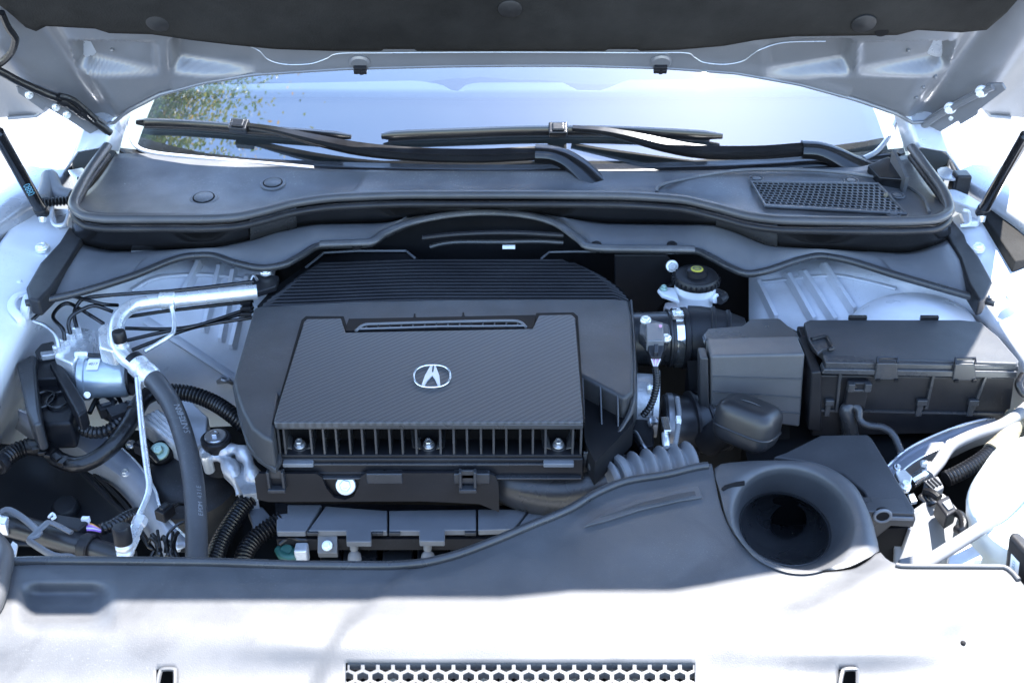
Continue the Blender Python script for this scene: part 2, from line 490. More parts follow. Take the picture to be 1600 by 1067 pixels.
def tree(base, h, cr, nleaf, label):
    base = Vector(base)
    t = thing('autumn_tree', label, 'tree', base)
    b = MB(); top = base + Vector((.9, .2, h * .62))
    b.tube(smooth([base, base + Vector((.1, 0, h*.25)), base + Vector((.4, .1, h*.45)), top], 5), [.30 - .014 * i for i in range(16)], 10)
    tips = []
    for i in range(34):
        a = i * 2.4; L = cr * random.uniform(.35, .98)
        e = top + Vector((math.cos(a) * L, math.sin(a) * L, random.uniform(-.6, .75) * cr))
        s0 = base.lerp(top, random.uniform(.7, 1))
        b.tube(smooth([s0, s0.lerp(e, .5) + Vector((0, 0, .2)), e], 4), [.08 - .008 * j for j in range(9)], 6)
        tips += [s0.lerp(e, k) for k in (.5, .75, 1.0)]
    part('trunk', b, M['bark'], t)
    b = MB()
    for i in range(nleaf):
        c = random.choice(tips) + Vector((random.gauss(0, .75), random.gauss(0, .75), random.gauss(0, .6)))
        d = Vector((random.gauss(0,1), random.gauss(0,1), random.gauss(0,1))).normalized()
        e = d.orthogonal().normalized(); g = d.cross(e); s = random.uniform(.030, .055)
        b.add([c - e*s, c + g*s*.55, c + e*s, c - g*s*.55], [(0,1,2,3)])
    part('crown', b, M['leaf'], t, sm=0)
tree((-10.2, 4.2, -1.0), 21.0, 4.9, 300000, 'tall tree with green and orange autumn leaves mirrored in the windscreen')

# ================================================================ hood
TH = R(58)
HP0 = Vector((0, .47, .264))
HS = Vector((0, -math.cos(TH), math.sin(TH)))       # up along the open hood
HN = Vector((0, -math.sin(TH), -math.cos(TH)))      # towards the engine bay
def HPX(u, v, off=0.0): return PL(u, v, HP0, HN, off)
def hxs(u, v):
    p = HPX(u, v); return p.x, (p - HP0).dot(HS)
def hpt(x, s, off=0.0): return HP0 + Vector((x, 0, 0)) + HS * s + HN * off
rear_px = [(-150,192),(0,184),(58,179),(74,168),(78,160),(100,168),(140,190),(176,192),(200,172),(250,146),(320,127),(400,114),(540,105),(700,101),(800,100),(900,100),(1040,104),(1150,112),(1250,130),(1340,155),(1400,176),(1425,190),(1470,186),(1520,160),(1532,162),(1545,179),(1600,184),(1750,192)]
rear = [hxs(*q) for q in rear_px]
def xe(s): return interp([(-.2,.95),(0,.94),(.41,.90),(.80,.83),(1.03,.74),(1.13,.64),(1.20,.40),(1.225,.0)], s)
pockets = []
for (u0,u1,v0,v1,dp) in ((112,236,68,116,.030),(262,392,66,113,.026),(1206,1338,66,116,.026),(1352,1490,68,116,.030)):
    x0, s1 = hxs(u0, (v0+v1)/2)[0], hxs((u0+u1)/2, v0)[1]
    x1, s0 = hxs(u1, (v0+v1)/2)[0], hxs((u0+u1)/2, v1)[1]
    pockets.append((x0, x1, s0, s1, dp))
def hooddisp(x, s):
    d = 0.0
    for x0, x1, s0, s1, dp in pockets:
        m = .011; wd = x1 - x0
        tt = (x - x0) / wd if x0 < 0 else (x1 - x) / wd
        dp = dp * (1.35 - 1.0 * max(0, min(1, tt)))
        sk = (s - s0) / (s1 - s0) * .018 * (1 if x0 < 0 else -1)
        d -= dp * sstep(x0 - m + sk, x0 + m + sk, x) * (1 - sstep(x1 - m + sk, x1 + m + sk, x)) * sstep(s0 - .010, s0 + .012, s) * (1 - sstep(s1 - .008, s1 + .005, s))
    # channel running up each side and a step along the rear rim
    ax = abs(x)
    c = .775 + .10 * s
    d -= .020 * math.exp(-((ax - c) / .028) ** 2)
    d += .010 * math.exp(-((ax - c - .075) / .03) ** 2)
    d += .006 * (1 - sstep(.0, .03, s - rear_s(x))) * (1 if ax < .6 else 0)
    wv = .075 + .02 * math.sin(ax * 9.0)
    d -= .004 * sstep(wv - .006, wv + .006, s) * (1 - sstep(.55, .62, ax))
    return d
def rear_s(x): return interp(rear, x)
hood = thing('hood', 'raised silver hood seen from below, with a black felt liner', 'hood', hpt(0, 0))
xs = [-.95 + .0045 * i for i in range(423)]
rows = []
svals = [i * .006 for i in range(0, 52)] + [.32 + i * .05 for i in range(18)]
for sv in svals:
    r_ = []
    for x in xs:
        s0 = rear_s(max(-.95, min(.95, x)))
        s = s0 + (sv / 1.205) * (1.205 - s0)
        lim = xe(s)
        xx = max(-lim, min(lim, x))
        r_.append(hpt(xx, s, hooddisp(xx, s)))
    rows.append(r_)
b = MB(); b.loft(rows, flip=False)
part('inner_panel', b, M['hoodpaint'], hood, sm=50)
rows = []
for sv in [i * 1.205 / 30 for i in range(31)]:
    r_ = []
    for i in range(0, 423, 6):
        x = xs[i] if i < 420 else xs[-1]
        s0 = rear_s(x); s = s0 + (sv / 1.205) * (1.205 - s0); lim = xe(s); xx = max(-lim, min(lim, x))
        r_.append(hpt(xx, s, -.045 + .03 * (abs(xx) / .95) ** 4 + .02 * sstep(.9, 1.205, s)))
    rows.append(r_)
b = MB(); b.loft(rows, flip=True)
part('outer_skin', b, M['paint'], hood, sm=50)
# folded rear rim that closes the two skins
b = MB(); b.tube([hpt(x, rear_s(x) + .001, .004) for x in xs[6:-6:3]], .0035, 8)
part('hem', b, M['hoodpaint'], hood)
b = MB()
b.tube(smooth([HPX(u, v, .001 + hooddisp(*hxs(u, v))) for u, v in ((385,70),(405,80),(420,94),(447,101),(485,100),(510,92),(530,84),(600,83),(800,82),(1000,83),(1070,83),(1085,90),(1100,98),(1132,101),(1160,96),(1175,86),(1190,77),(1225,67),(1290,65))], 6), .0011, 6)
part('pressed_line', b, M['paint'], hood)  # lighter paint puts the highlight of the stamped edge into colour
# liner
lin = [(-40,-30),(0,0),(22,18),(42,36),(58,42),(74,34),(150,38),(172,45),(240,47),(300,56),(360,63),(430,70),(520,73),(596,73),(600,70),(648,70),(652,73),(800,73),(945,73),(950,70),(995,70),(1000,73),(1060,71),(1130,65),(1180,56),(1240,50),(1330,49),(1400,48),(1432,40),(1500,44),(1540,40),(1572,12),(1600,-25)]
lp = [hxs(*q) for q in lin]
xl = sorted(set([lerp(lp[0][0], lp[-1][0], i / 150) for i in range(151)] + [q[0] for q in lp]))
rows = []
for t in (0, .01, .03, .07, .13, .2, .3, .45, .6, .8, 1.0):
    rows.append([hpt(x, lerp(interp(lp, x), 1.05, t), .010 + .008 * sstep(0, .03, t) + .004 * math.sin(x * 7) * math.sin(t * 19)) for x in xl])
b = MB(); b.loft(rows)
liner = part('liner', b, M['felt'], hood, sm=60, solid=.006)
for (u, v) in ((246,37),(797,15),(1350,38)):
    b = MB(); p = HPX(u, v, .019)
    r = 19 * mpp(p)
    b.lathe([(r, -.003), (r, 0), (r*.85, .0025), (r*.4, .003), (r*.3, .004)], p, HN, 28)
    part('clip', b, M['clipblack'], liner)
b = MB(); p = HPX(1378, 50, .012); b.lathe([(.011, -.002), (.011, .001), (.008, .0012)], p, HN, 20)
part('plug', b, M['dark'], hood)
# small hem screws on the inner panel
for (u, v) in ((1462,122),(1443,138),(1432,154),(1420,81),(1338,50),(213,50),(175,80)):
    b = MB(); p = HPX(u, v, .003 + hooddisp(*hxs(u, v))); b.lathe([(.0035, -.006), (.0035, 0), (.002, .0012)], p, HN, 10)
    part('rivet', b, M['hoodpaint'], hood)
def nozzle(u, v, label):
    p = HPX(u, v, .004)
    t = thing('washer_nozzle', label, 'nozzle', p)
    k = mpp(p)
    b = MB(); b.lathe([(17*k, -.006), (17*k, .0), (14*k, .003)], p + HS * .006, HN, 24)
    part('base_ring', b, M['hoodpaint'], t)
    b = MB()
    for dx, ds, sx, sz in ((0,0,20,.007),(-6,-.006,9,.009),(6,-.005,8,.011),(1,-.009,6,.008)):
        b.box(p + Vector((dx*k, 0, 0)) + HS * ds + HN * .006, sx*k, sz, .009, Matrix((Vector((1,0,0)), HN, HS)).transposed().to_3x3())
    part('jet_body', b, M['plastic'], t, bevel=.001)
nozzle(563, 103, 'black washer jet under the hood rim on the tree reflection side')
nozzle(1032, 102, 'black washer jet under the hood rim on the vent grille side')

# ================================================================ hinges and gas struts
def orient(ax, up):
    ax = ax.normalized(); s_ = up.cross(ax).normalized(); u2 = ax.cross(s_)
    return Matrix((ax, s_, u2)).transposed()
# right hinge: pressed silver channel
a0 = Z(1428, 214, .10); a1 = HPX(1562, 134, .03)
def hinge_plate(outer, p0, p1, mname, parent, thick=.006, lip=.018):
    # outline in pixels on the plane through the two ends facing the camera
    ax = (p1 - p0).normalized()
    n = ax.cross(Vector((1, 0, 0)))
    n = (Vector((0, -1, .45)) - ax * Vector((0, -1, .45)).dot(ax)).normalized()
    pts = [PL(u, v, p0, n) for u, v in outer]
    b = MB(); b.prism(pts, -n * thick)
    return part('hinge', b, M[mname], parent, bevel=.002), n
hr, n = hinge_plate([(1428,216),(1424,204),(1450,183),(1470,170),(1545,131),(1566,131),(1572,141),(1528,174),(1527,180),(1500,196),(1497,190),(1454,216),(1436,226)], a0, a1, 'hinge', hood)
b = MB()
b.tube(smooth([PL(*q, a0, n, .004) for q in ((1440,200),(1470,179),(1520,152),(1552,136))], 6), .006, 8)
part('flange', b, M['hinge'], hr)
for u, v in ((1484,170),(1533,144)):
    bolt(hr, PL(u, v, a0, n, .004), n, .0075, 'primer')
b = MB(); b.lathe([(.004,-.003),(.004,.002),(.002,.003)], PL(1486,185,a0,n,.001), n, 12)
part('rivet', b, M['zinc'], hr)
# left hinge: the same arm in shade with a wiring loom clipped to it
a0 = Z(188, 215, .10); a1 = HPX(20, 128, .03)
hl, n = hinge_plate([(190,212),(178,228),(150,216),(110,190),(72,168),(68,174),(28,146),(26,136),(60,134),(100,150),(150,180),(180,200)], a0, a1, 'hinge', hood)
for u, v in ((46,149),(88,168),(105,180)):
    bolt(hl, PL(u, v, a0, n, .003), n, .005, 'zinc')
ll = MB(); ll.tube(smooth([PL(*q, a0, n, .014) for q in ((-40,95),(0,112),(30,128),(70,146),(96,156),(120,172),(150,192),(172,208))], 6), .0075, 10)
loom = thing('hinge_loom', 'black wiring loom taped along one hood hinge arm', 'cable', a0)
part('cable', ll, M['tape'], loom)
b = MB(); b.tube(smooth([PL(*q, a0, n, .022) for q in ((92,150),(112,156),(128,168),(150,188))], 6), .006, 8); part('branch', b, M['tape'], loom)
for (u, v) in ((98,158),(128,176)):
    b = MB(); p = PL(u, v, a0, n, .014); ax = (PL(u+20, v+11, a0, n, .014) - p); b.lathe([(.010,-.006),(.0105,0),(.010,.006)], p, ax, 14); part('clip', b, M['plastic'], loom)
# earth strap hanging at the far left of the hood
b = MB(); b.tube(smooth([HPX(*q, .03) for q in ((2,20),(12,42),(22,56),(24,64),(18,82),(2,98),(-20,108))], 6), .006, 8)
single('earth_cable', b, M['tape'], 'black cable looping down from the hood liner corner above the taped hinge loom', 'cable')

def strut(p0, p1, r0, label, mark=None):
    t = thing('gas_strut', label, 'gas strut', p0)
    ax = p1 - p0; q = p0 + ax * .55
    b = MB(); b.lathe([(r0*.6, 0), (r0, .004), (r0, (q - p0).length - .004), (r0*.6, (q - p0).length)], p0, ax, 24)
    part('cylinder', b, M['gloss'], t)
    b = MB(); b.tube([q - ax.normalized()*.01, p1], r0 * .45, 14); part('rod', b, M['steel'], t)
    b = MB(); b.lathe([(r0*.8, -.014), (r0*1.1, -.01), (r0*1.15, .006), (r0*.8, .01)], p0, ax, 18); part('end_socket', b, M['plastic'], t)
    b = MB(); b.lathe([(.006, -.012), (.0075, -.004), (.0075, .006)], p0 + Vector((0, 0, -.01)), (0, .3, 1), 14); part('ball_stud', b, M['zinc'], t)
    if mark:
        d = (CAM - p0).normalized(); e = ax.normalized(); f = (d - e * d.dot(e)).normalized()
        b = MB(); text_mb(b, mark, p0 + e * .072 + f * r0, e, f.cross(e), .017, .0006, .9)
        part('print', b, M['bluemark'], t, sm=0)
    return t
strut(Z(64, 328, .05), Y(-75, 82, .16), .0105, 'dark gas strut with blue printed digits beside the coiled spring', '0880')
strut(Z(1536, 328, .05), Y(1672, 92, .16), .0095, 'dark gas strut without print rising beside the vent grille')

# ================================================================ windscreen, dashboard, pillars
def ws(x, y): return .080 + math.tan(R(30)) * (y - (.462 + .12 * x * x + .05 * x ** 4))
def wsy(x): return .462 + .12 * x * x + .05 * x ** 4
b = MB(); rows = []
for j in range(26):
    r_ = []
    for i in range(61):
        x = -.74 + 1.48 * i / 60
        x *= 1 - .10 * (j / 25)
        y = wsy(x) - .02 + .95 * j / 25
        r_.append(Vector((x, y, ws(x, y) - .05 * (j / 25) ** 2)))
    rows.append(r_)
b.loft(rows)
wsg = thing('windscreen', 'raked curved windscreen mirroring blue sky, cloud and trees', 'windscreen', (0, wsy(0), .07))
part('glass', b, M['glass'], wsg, sm=60)
b = MB()
rows = []
for dy, dz in ((-.020, .002), (-.012, .004), (.004, .003)):
    rows.append([Vector((x, wsy(x) + dy, ws(x, wsy(x) + dy) + dz)) for x in [-.73 + .02 * i for i in range(74)]])
b.loft(rows)
part('lower_moulding', b, M['gloss'], wsg, solid=.003)
# glass edge trim coloured pale for its sun glint, sides and left base
b = MB(); b.tube(smooth([SF(u, v, lambda x, y: ws(x, y) + .004) for u, v in ((201,182),(203,205),(212,228),(238,239),(300,246),(400,255),(490,263))], 8), .0042, 8)
part('edge_trim', b, M['paint'], wsg)
b = MB(); b.tube(smooth([SF(u, v, lambda x, y: ws(x, y) + .004) for u, v in ((1404,182),(1394,205),(1372,235),(1350,248))], 8), .005, 8)
part('edge_trim', b, M['paint'], wsg)
d = MB(); rows = []
for j, (dy, z) in enumerate(((-.005, .050), (.05, .075), (.14, .100), (.20, .112), (.235, .114), (.245, .142), (.30, .150), (.42, .150), (.55, .145))):
    rows.append([Vector((-.72 + 1.44 * i / 48, wsy(-.72 + 1.44 * i / 48) + dy + .02, z + (.012 * math.exp(-((-.72 + 1.44*i/48 + .10) / .07) ** 4) + .01 * math.exp(-((-.72 + 1.44*i/48 - .02) / .09) ** 4)) * (1 if j in (5, 6) else 0) - .012 * (abs(-.72 + 1.44*i/48) / .72) ** 2)) for i in range(49)])
d.loft(rows)
dsh = thing('dashboard', 'grey dashboard top with a raised strip paled for sunlight seen through the lower windscreen', 'dashboard', (0, .8, .03))
part('pad', d, M['dash'], dsh, sm=30, solid=.01)
d = MB(); rows = []
for j in range(3):
    r_ = []
    for i in range(97):
        u = 275 + 1115 * i / 96
        vv_ = (157 - 3 * abs(u - 830) / 570, 148, interp([(262,142),(300,138),(600,132),(650,131),(690,137),(712,151),(728,138),(745,134),(880,134),(900,146),(940,147),(980,130),(1400,124)], u))[j]
        r_.append(SF(u, vv_, lambda x, y: min(.150 + (.004 if j == 1 else 0), ws(x, y) - .018)))
    rows.append(r_)
d.loft(rows, flip=True); part('raised_strip', d, M['dashpad'], dsh, sm=40, solid=.006)
# pillars and scuttle ends
def pillar(s):
    b = MB(); rows = []
    for t in [i / 12 for i in range(13)]:
        y = .50 + t * .9; xo = (.755 - .09 * t) * s
        z = ws(.74, .545) + .02 + math.tan(R(30)) * t * .9 - .05 * t * t
        rows.append([Vector((xo - .03*s, y + .02, z - .012)), Vector((xo - .01*s, y, z + .004)), Vector((xo + .035*s, y - .01, z)), Vector((xo + .075*s, y, z - .05))])
    b.loft(rows, flip=(s < 0))
    return single('windscreen_pillar', b, M['paint'], 'silver windscreen pillar at the %s end of the windscreen' % ('vent grille' if s > 0 else 'round clip'), 'pillar', solid=.004)
pillar(1); pillar(-1)

# ================================================================ wipers
def wz(h): return lambda x, y: ws(x, y) + h
def wiper(name_label, blade, clipu, arm, head, r, arm_h):
    bl = smooth([SF(u, v, wz(.016)) for u, v in blade], 8)
    t = thing('wiper', name_label, 'wiper', bl[0])
    nrm = Vector((0, -.5, .866))
    b = MB(); n_ = len(bl)
    rows = []
    for i, p in enumerate(bl):
        e = min(i, n_ - 1 - i); w_ = r * (.55 + .45 * min(1, e / 3)); tx = (bl[min(i+1, n_-1)] - bl[max(i-1, 0)]).normalized()
        sd = nrm.cross(tx).normalized()
        rows.append([p + sd*w_*1.0 - nrm*w_*.3, p + sd*w_*.55 + nrm*w_*.75, p - sd*w_*.05 + nrm*w_*.95, p - sd*w_*.75 + nrm*w_*.35, p - sd*w_*1.0 - nrm*w_*.35, p - nrm*w_*.5])
    b.loft(rows, closed=True)
    o = len(b.v); b.f.append(tuple(range(5, -1, -1))); b.f.append(tuple(range(o - 6, o)))
    bo = part('blade', b, M['gloss'], t, sm=50)
    b = MB(); b.tube([p - nrm * .012 - Vector((0, .004, 0)) for p in bl[2:-2]], .0028, 6); part('rubber_lip', b, M['rubber'], bo)
    c = SF(clipu[0], clipu[1], wz(.026)); k = mpp(c)
    i_ = min(range(n_), key=lambda i: (bl[i] - c).length); tx = (bl[min(i_+1,n_-1)] - bl[max(i_-1,0)]).normalized()
    b = MB(); b.box(c, 30*k, .026, .016, orient(tx, nrm)); b.box(c + nrm*.006, 20*k, .018, .012, orient(tx, nrm))
    part('connector', b, M['gloss'], t, bevel=.003)
    ap = smooth([SF(u, v, wz(h)) for u, v, h in arm], 8)
    m_ = len(ap); b = MB(); rows = []
    for i, p in enumerate(ap):
        tx = (ap[min(i+1, m_-1)] - ap[max(i-1, 0)]).normalized(); sd = nrm.cross(tx).normalized()
        w_ = lerp(.0060, .0115, sstep(0, .55, i / m_)); hh = lerp(.004, .009, sstep(0, .55, i / m_))
        rows.append([p + sd*w_ - nrm*hh, p + sd*w_ + nrm*hh*.2, p + sd*w_*.55 + nrm*hh, p - sd*w_*.6 + nrm*hh, p - sd*w_ + nrm*hh*.2, p - sd*w_ - nrm*hh])
    b.loft(rows, closed=True); o = len(b.v); b.f.append(tuple(range(5, -1, -1))); b.f.append(tuple(range(o - 6, o)))
    part('arm', b, M['gloss'], t, sm=45)
    hp = smooth([SF(u, v, wz(h)) if h < .5 else Z(u, v, h - 1) for u, v, h in head], 8)
    m_ = len(hp); b = MB(); rows = []
    for i, p in enumerate(hp):
        tx = (hp[min(i+1, m_-1)] - hp[max(i-1, 0)]).normalized(); sd = nrm.cross(tx).normalized()
        w_ = lerp(.0155, .021, sstep(.1, .9, i / m_)); hh = .011
        rows.append([p + sd*w_ - nrm*hh, p + sd*w_ + nrm*hh*.3, p + sd*w_*.5 + nrm*hh, p - sd*w_*.5 + nrm*hh, p - sd*w_ + nrm*hh*.3, p - sd*w_ - nrm*hh])
    b.loft(rows, closed=True); o = len(b.v); b.f.append(tuple(range(5, -1, -1))); b.f.append(tuple(range(o - 6, o)))
    part('arm_head', b, M['gloss'], t, sm=45)
wiper('wiper with the shorter blade whose arm bends down at mid windscreen', [(213,191),(260,192),(330,196),(400,202),(480,208),(549,214)], (374,197),
      [(385,196,.03),(430,203,.036),(490,217,.036),(560,231,.033),(640,239,.030),(740,242,.03),(838,238,.03)], [(836,238,.030),(862,240,.028),(885,248,.025),(905,262,.02),(924,280,.012),(942,298,.004)], .0085, .03)
wiper('wiper with the long blade across mid windscreen and its pivot beside the vent grille', [(596,213),(640,210),(720,207),(800,204),(880,203),(960,204),(1050,208),(1129,213)], (872,203),
      [(895,200,.03),(940,204,.036),(990,214,.036),(1040,226,.033),(1100,236,.030),(1180,237,.03),(1255,232,.03)], [(1253,232,.030),(1280,234,.028),(1305,243,.022),(1332,257,.014),(1368,272,.004)], .009, .03)

# ================================================================ cowl
ZA = .083
cowl = thing('cowl_panel', 'wide black cowl panel below the windscreen with a rubber hood seal', 'cowl panel', Z(800, 320, .06))
Akn = [(115,252),(200,240),(235,240),(480,263),(600,266),(800,267),(1000,267),(1130,266),(1250,262),(1330,262),(1420,243),(1480,250)]
Bkn = [(112,318),(118,326),(135,334),(170,338),(300,338),(360,336),(410,326),(460,313),(530,304),(650,300),(800,300),(950,301),(1060,307),(1120,320),(1180,335),(1230,340),(1400,342),(1455,340),(1474,334),(1486,322)]
Ekn = [(40,476),(75,470),(120,460),(200,436),(300,402),(325,401),(370,414),(410,421),(440,417),(470,402),(500,386),(575,384),(596,372),(640,352),(700,338),(760,334),(820,338),(870,351),(905,376),(925,391),(1000,393),(1085,394),(1110,404),(1140,420),(1170,430),(1195,426),(1250,408),(1280,402),(1310,406),(1400,432),(1480,455),(1555,476)]
Dkn = [(112,372),(135,384),(180,392),(330,387),(390,375),(438,360),(500,350),(600,348),(640,340),(700,330),(760,327),(820,330),(880,340),(960,349),(1110,351),(1140,358),(1210,384),(1300,390),(1410,395),(1460,384),(1490,370)]
us = [112 + 6 * i for i in range(230)]
us = [u for u in us if u <= 1486]
# left side of the top sheet follows the seal round the corner
rows = []
for t in [i / 14 for i in range(15)]:
    r_ = []
    for u in us:
        bp = Z(u, pchip(Bkn, u), .072); xw = bp.x
        ua = lerp(180, 1420, (u - 112) / 1374)
        ap = Z(ua, pchip(Akn, ua), ZA)
        p = ap.lerp(bp, t); p.z -= .010 * math.sin(t * math.pi) * (1 if abs(u - 800) > 250 else .6)
        r_.append(p)
    rows.append(r_)
b = MB(); b.loft(rows, flip=True)
top = part('top_sheet', b, M['cowl'], cowl, sm=60, solid=.003)
# seal: fat rubber bulb along the front rim and up both sides
seal = [Z(168,228,.105), Z(140,266,.095), Z(121,300,.085), Z(114,322,.078)] + [Z(u, pchip(Bkn, u) + 4, .078) for u in range(130, 1475, 14)] + [Z(1484,326,.078), Z(1474,298,.086), Z(1448,262,.096), Z(1424,230,.105)]
b = MB(); ps = resample(smooth(seal, 3), .012)
b.tube(ps, .0090, 12, flat=.8); so = part('hood_seal', b, M['hose'], cowl, sm=60)  # greyer rubber than the lip paints in the light on its top
b = MB(); b.tube([p + Vector((0, -.006, -.016)) for p in ps], .006, 10); part('seal_lip', b, M['rubber'], so, sm=60)
# black front face
rows = []
for t in (0, .12, .3, .5, .75, 1.0):
    r_ = []
    for u in us:
        c = Z(u, pchip(Bkn, u) + 10, .062)
        yd = .300 - .012 * sstep(300, 150, abs(u - 800) * -1 + 800) 
        dpt = Y(u, max(pchip(Dkn, u), pchip(Bkn, u) + 22), c.y + .012)
        r_.append(c.lerp(dpt, t))
    rows.append(r_)
b = MB(); b.loft(rows, flip=True)
part('front_face', b, M['gloss'], cowl, sm=60, solid=.003)
# translucent-looking lighter tabs on the face
for (u0, u1) in ((392, 470), (1118, 1215)):
    b = MB(); rows = []
    for t in (0, .5, 1):
        rows.append([Z(u, pchip(Bkn, u) + 12, .062).lerp(Y(u, pchip(Dkn, u) + 2, Z(u, pchip(Bkn, u) + 10, .062).y + .010), t) + Vector((0, -.003, .0)) for u in range(u0, u1, 6)])
    b.loft(rows, flip=True); part('joint_plate', b, M['satin'], cowl, sm=60, solid=.002)
# lower grey shelf that spreads over the strut towers
us2 = [40 + 5 * i for i in range(304)]
rows = []
for t in [i / 10 for i in range(11)]:
    r_ = []
    for u in us2:
        uc = max(118, min(1482, u if abs(u - 800) < 600 else (u - 800) * .93 + 800))
        dpt = Y(uc, pchip(Dkn, uc), Z(uc, pchip(Bkn, uc) + 10, .062).y + .012)
        e = Z(u, pchip(Ekn, u), .0)
        p = dpt.lerp(e, t); p.z += .006 * math.sin(math.pi * t)
        r_.append(p)
    rows.append(r_)
b = MB(); b.loft(rows, flip=True)
part('lower_shelf', b, M['greyplastic'], cowl, sm=60, solid=.003)
b = MB(); b.tube(resample([Z(u, pchip(Ekn, u) - 2, .002) for u in us2], .01), .0065, 8)
part('shelf_edge', b, M['satin'], cowl, sm=60)
b = MB()
arch = smooth([Z(u, v, .022) for u, v in ((500,381),(560,379),(582,377),(600,364),(640,348),(700,336),(760,332),(820,336),(868,349),(905,374),(925,386),(1000,388),(1085,389))], 6)
b.tube(arch, .0085, 10, flat=.6); part('arch_trim', b, M['cowl'], cowl, sm=60)
for (u, v) in ((557, 380), (932, 382), (1050, 382)):
    b = MB(); p = Z(u, v, .018); b.lathe([(.009,-.008),(.009,.0),(.006,.003)], p, (0,-.3,1), 16); part('push_pin', b, M['plastic'], cowl)
# push clips on the top sheet
def topz(u, v):     # height on the top sheet at a picture point
    lo, hi = .06, .09
    ub = u; vb = pchip(Bkn, ub); va = pchip(Akn, u)
    t = max(0, min(1, (v - va) / max(1, vb - va)))
    return lerp(ZA, .072, t) - .010 * math.sin(t * math.pi) * (1 if abs(u - 800) > 250 else .6)
for (u, v, r) in ((318,307,20),(426,284,18)):
    p = Z(u, v, topz(u, v) + (.0045 if r == 20 else .0068)); k = mpp(p); b = MB()
    b.lathe([(r*k*1.12, -.008), (r*k*1.12, -.0035), (r*k*1.05, -.002), (r*k*.84, -.002)], p, (0,-.12,1), 36)
    pcl = part('push_clip', b, M['cowl'], top, sm=40)
    b = MB(); b.lathe([(r*k*.86, -.006), (r*k*.86, -.0016), (r*k*.80, -.0012)], p, (0,-.12,1), 36); part('clip_gap', b, M['dark'], pcl)
    b = MB(); b.lathe([(r*k*.74, -.004), (r*k*.74, -.0006), (r*k*.68, .0002), (.002, .0004)], p, (0,-.12,1), 36); part('clip_head', b, M['cowl'], pcl)
# vent grille
gq = [(1174,285),(1372,288),(1416,334),(1196,322)]
def gp(a, c, lift):
    q = [Vector((*g, 0)) for g in gq]
    e = q[0].lerp(q[1], a).lerp(q[3].lerp(q[2], a), c)
    return Z(e.x, e.y, topz(e.x, e.y) + lift)
b = MB(); b.loft([[gp(i/12, j/6, .0035) for i in range(13)] for j in range(7)], flip=True)
part('vent_shade_plate', b, M['dark'], cowl, sm=0)  # dark plate over the sheet stands in for a shaded opening
b = MB()
NR, NC = 10, 24
for j in range(NR + 1):
    b.tube([gp(i/16, j/NR, .007) for i in range(17)], .0011, 4)
for j in range(NR):
    for i in range(NC + 1):
        a = (i + (.5 if j % 2 else 0)) / NC
        if a <= 1: b.tube([gp(a, j/NR, .007), gp(a, (j+1)/NR, .007)], .0013, 4)
b.tube([gp(0,0,.006), gp(.5,0,.006), gp(1,0,.006), gp(1,1,.006), gp(.5,1,.006), gp(0,1,.006)], .003, 6, closed=True)
part('vent_grille', b, M['cowl'], cowl, sm=0)
for (u, v) in ((1182,279),(1330,282),(1402,305),(1396,334)):
    p = Z(u, v, topz(u, v) + .005); k = mpp(p); b = MB()
    b.tube([p + Vector((math.cos(a)*11*k, math.sin(a)*11*k, 0)) for a in [i*math.pi/12 for i in range(24)]], .0012, 5, closed=True)
    b.lathe([(7*k, -.004), (7*k, .001), (4*k, .0022)], p, (0,0,1), 16)
    part('push_clip', b, M['cowl'], cowl)
b = MB(); p = Z(1384, 305, .079); b.lathe([(.003,-.003),(.0042,0),(.003,.003)], p, (0,0,1), 10); 
single('seed', b, M['amber'], 'tiny tan seed lying on the vent grille of the cowl', 'seed')
# raised inner bead round the vent end of the sheet
b = MB(); b.tube(resample(smooth([Z(u, v, topz(u, v) + .004) for u, v in ((1026,300),(1032,290),(1080,278),(1160,266),(1260,266),(1340,273),(1400,284),(1440,306),(1452,332))], 6), .01), .003, 6)
part('bead', b, M['cowl'], cowl)
# drain well behind the right wiper pivot
b = MB(); b.prism([Z(1356,258,.092), Z(1388,244,.098), Z(1410,264,.092), Z(1414,280,.088), Z(1374,277,.086)], (0,0,-.03))
part('well_wall', b, M['gloss'], cowl, bevel=.002)
b = MB(); b.prism([Z(1394,234,.118), Z(1399,234,.118), Z(1421,277,.096), Z(1415,278,.096)], (0,0,-.03)); part('well_rib', b, M['cowl'], cowl)
# side end pieces: dark foam corner pads
def pad(l, z, label):
    b = MB(); b.prism(ZL(l, z), (0, .0, -.03))
    return single('corner_pad', b, M['rubber'], label, 'seal', bevel=.005)
pad([(125,362),(150,352),(130,372),(110,405),(82,448),(60,470),(44,466),(40,448),(62,410),(92,378),(108,352)], .018, 'dark foam pad at the cowl corner above the brake line bundle')
pad([(1474,358),(1484,340),(1490,344),(1508,366),(1512,378),(1530,400),(1552,440),(1540,466),(1530,470),(1512,440),(1500,402)], .018, 'dark foam pad at the cowl corner above the fuse box')
# dark bulkhead behind the engine
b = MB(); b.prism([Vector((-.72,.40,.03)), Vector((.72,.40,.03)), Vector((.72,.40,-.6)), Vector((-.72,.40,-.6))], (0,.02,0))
single('bulkhead', b, M['dark'], 'black bulkhead in the shadow behind the engine', 'bulkhead')

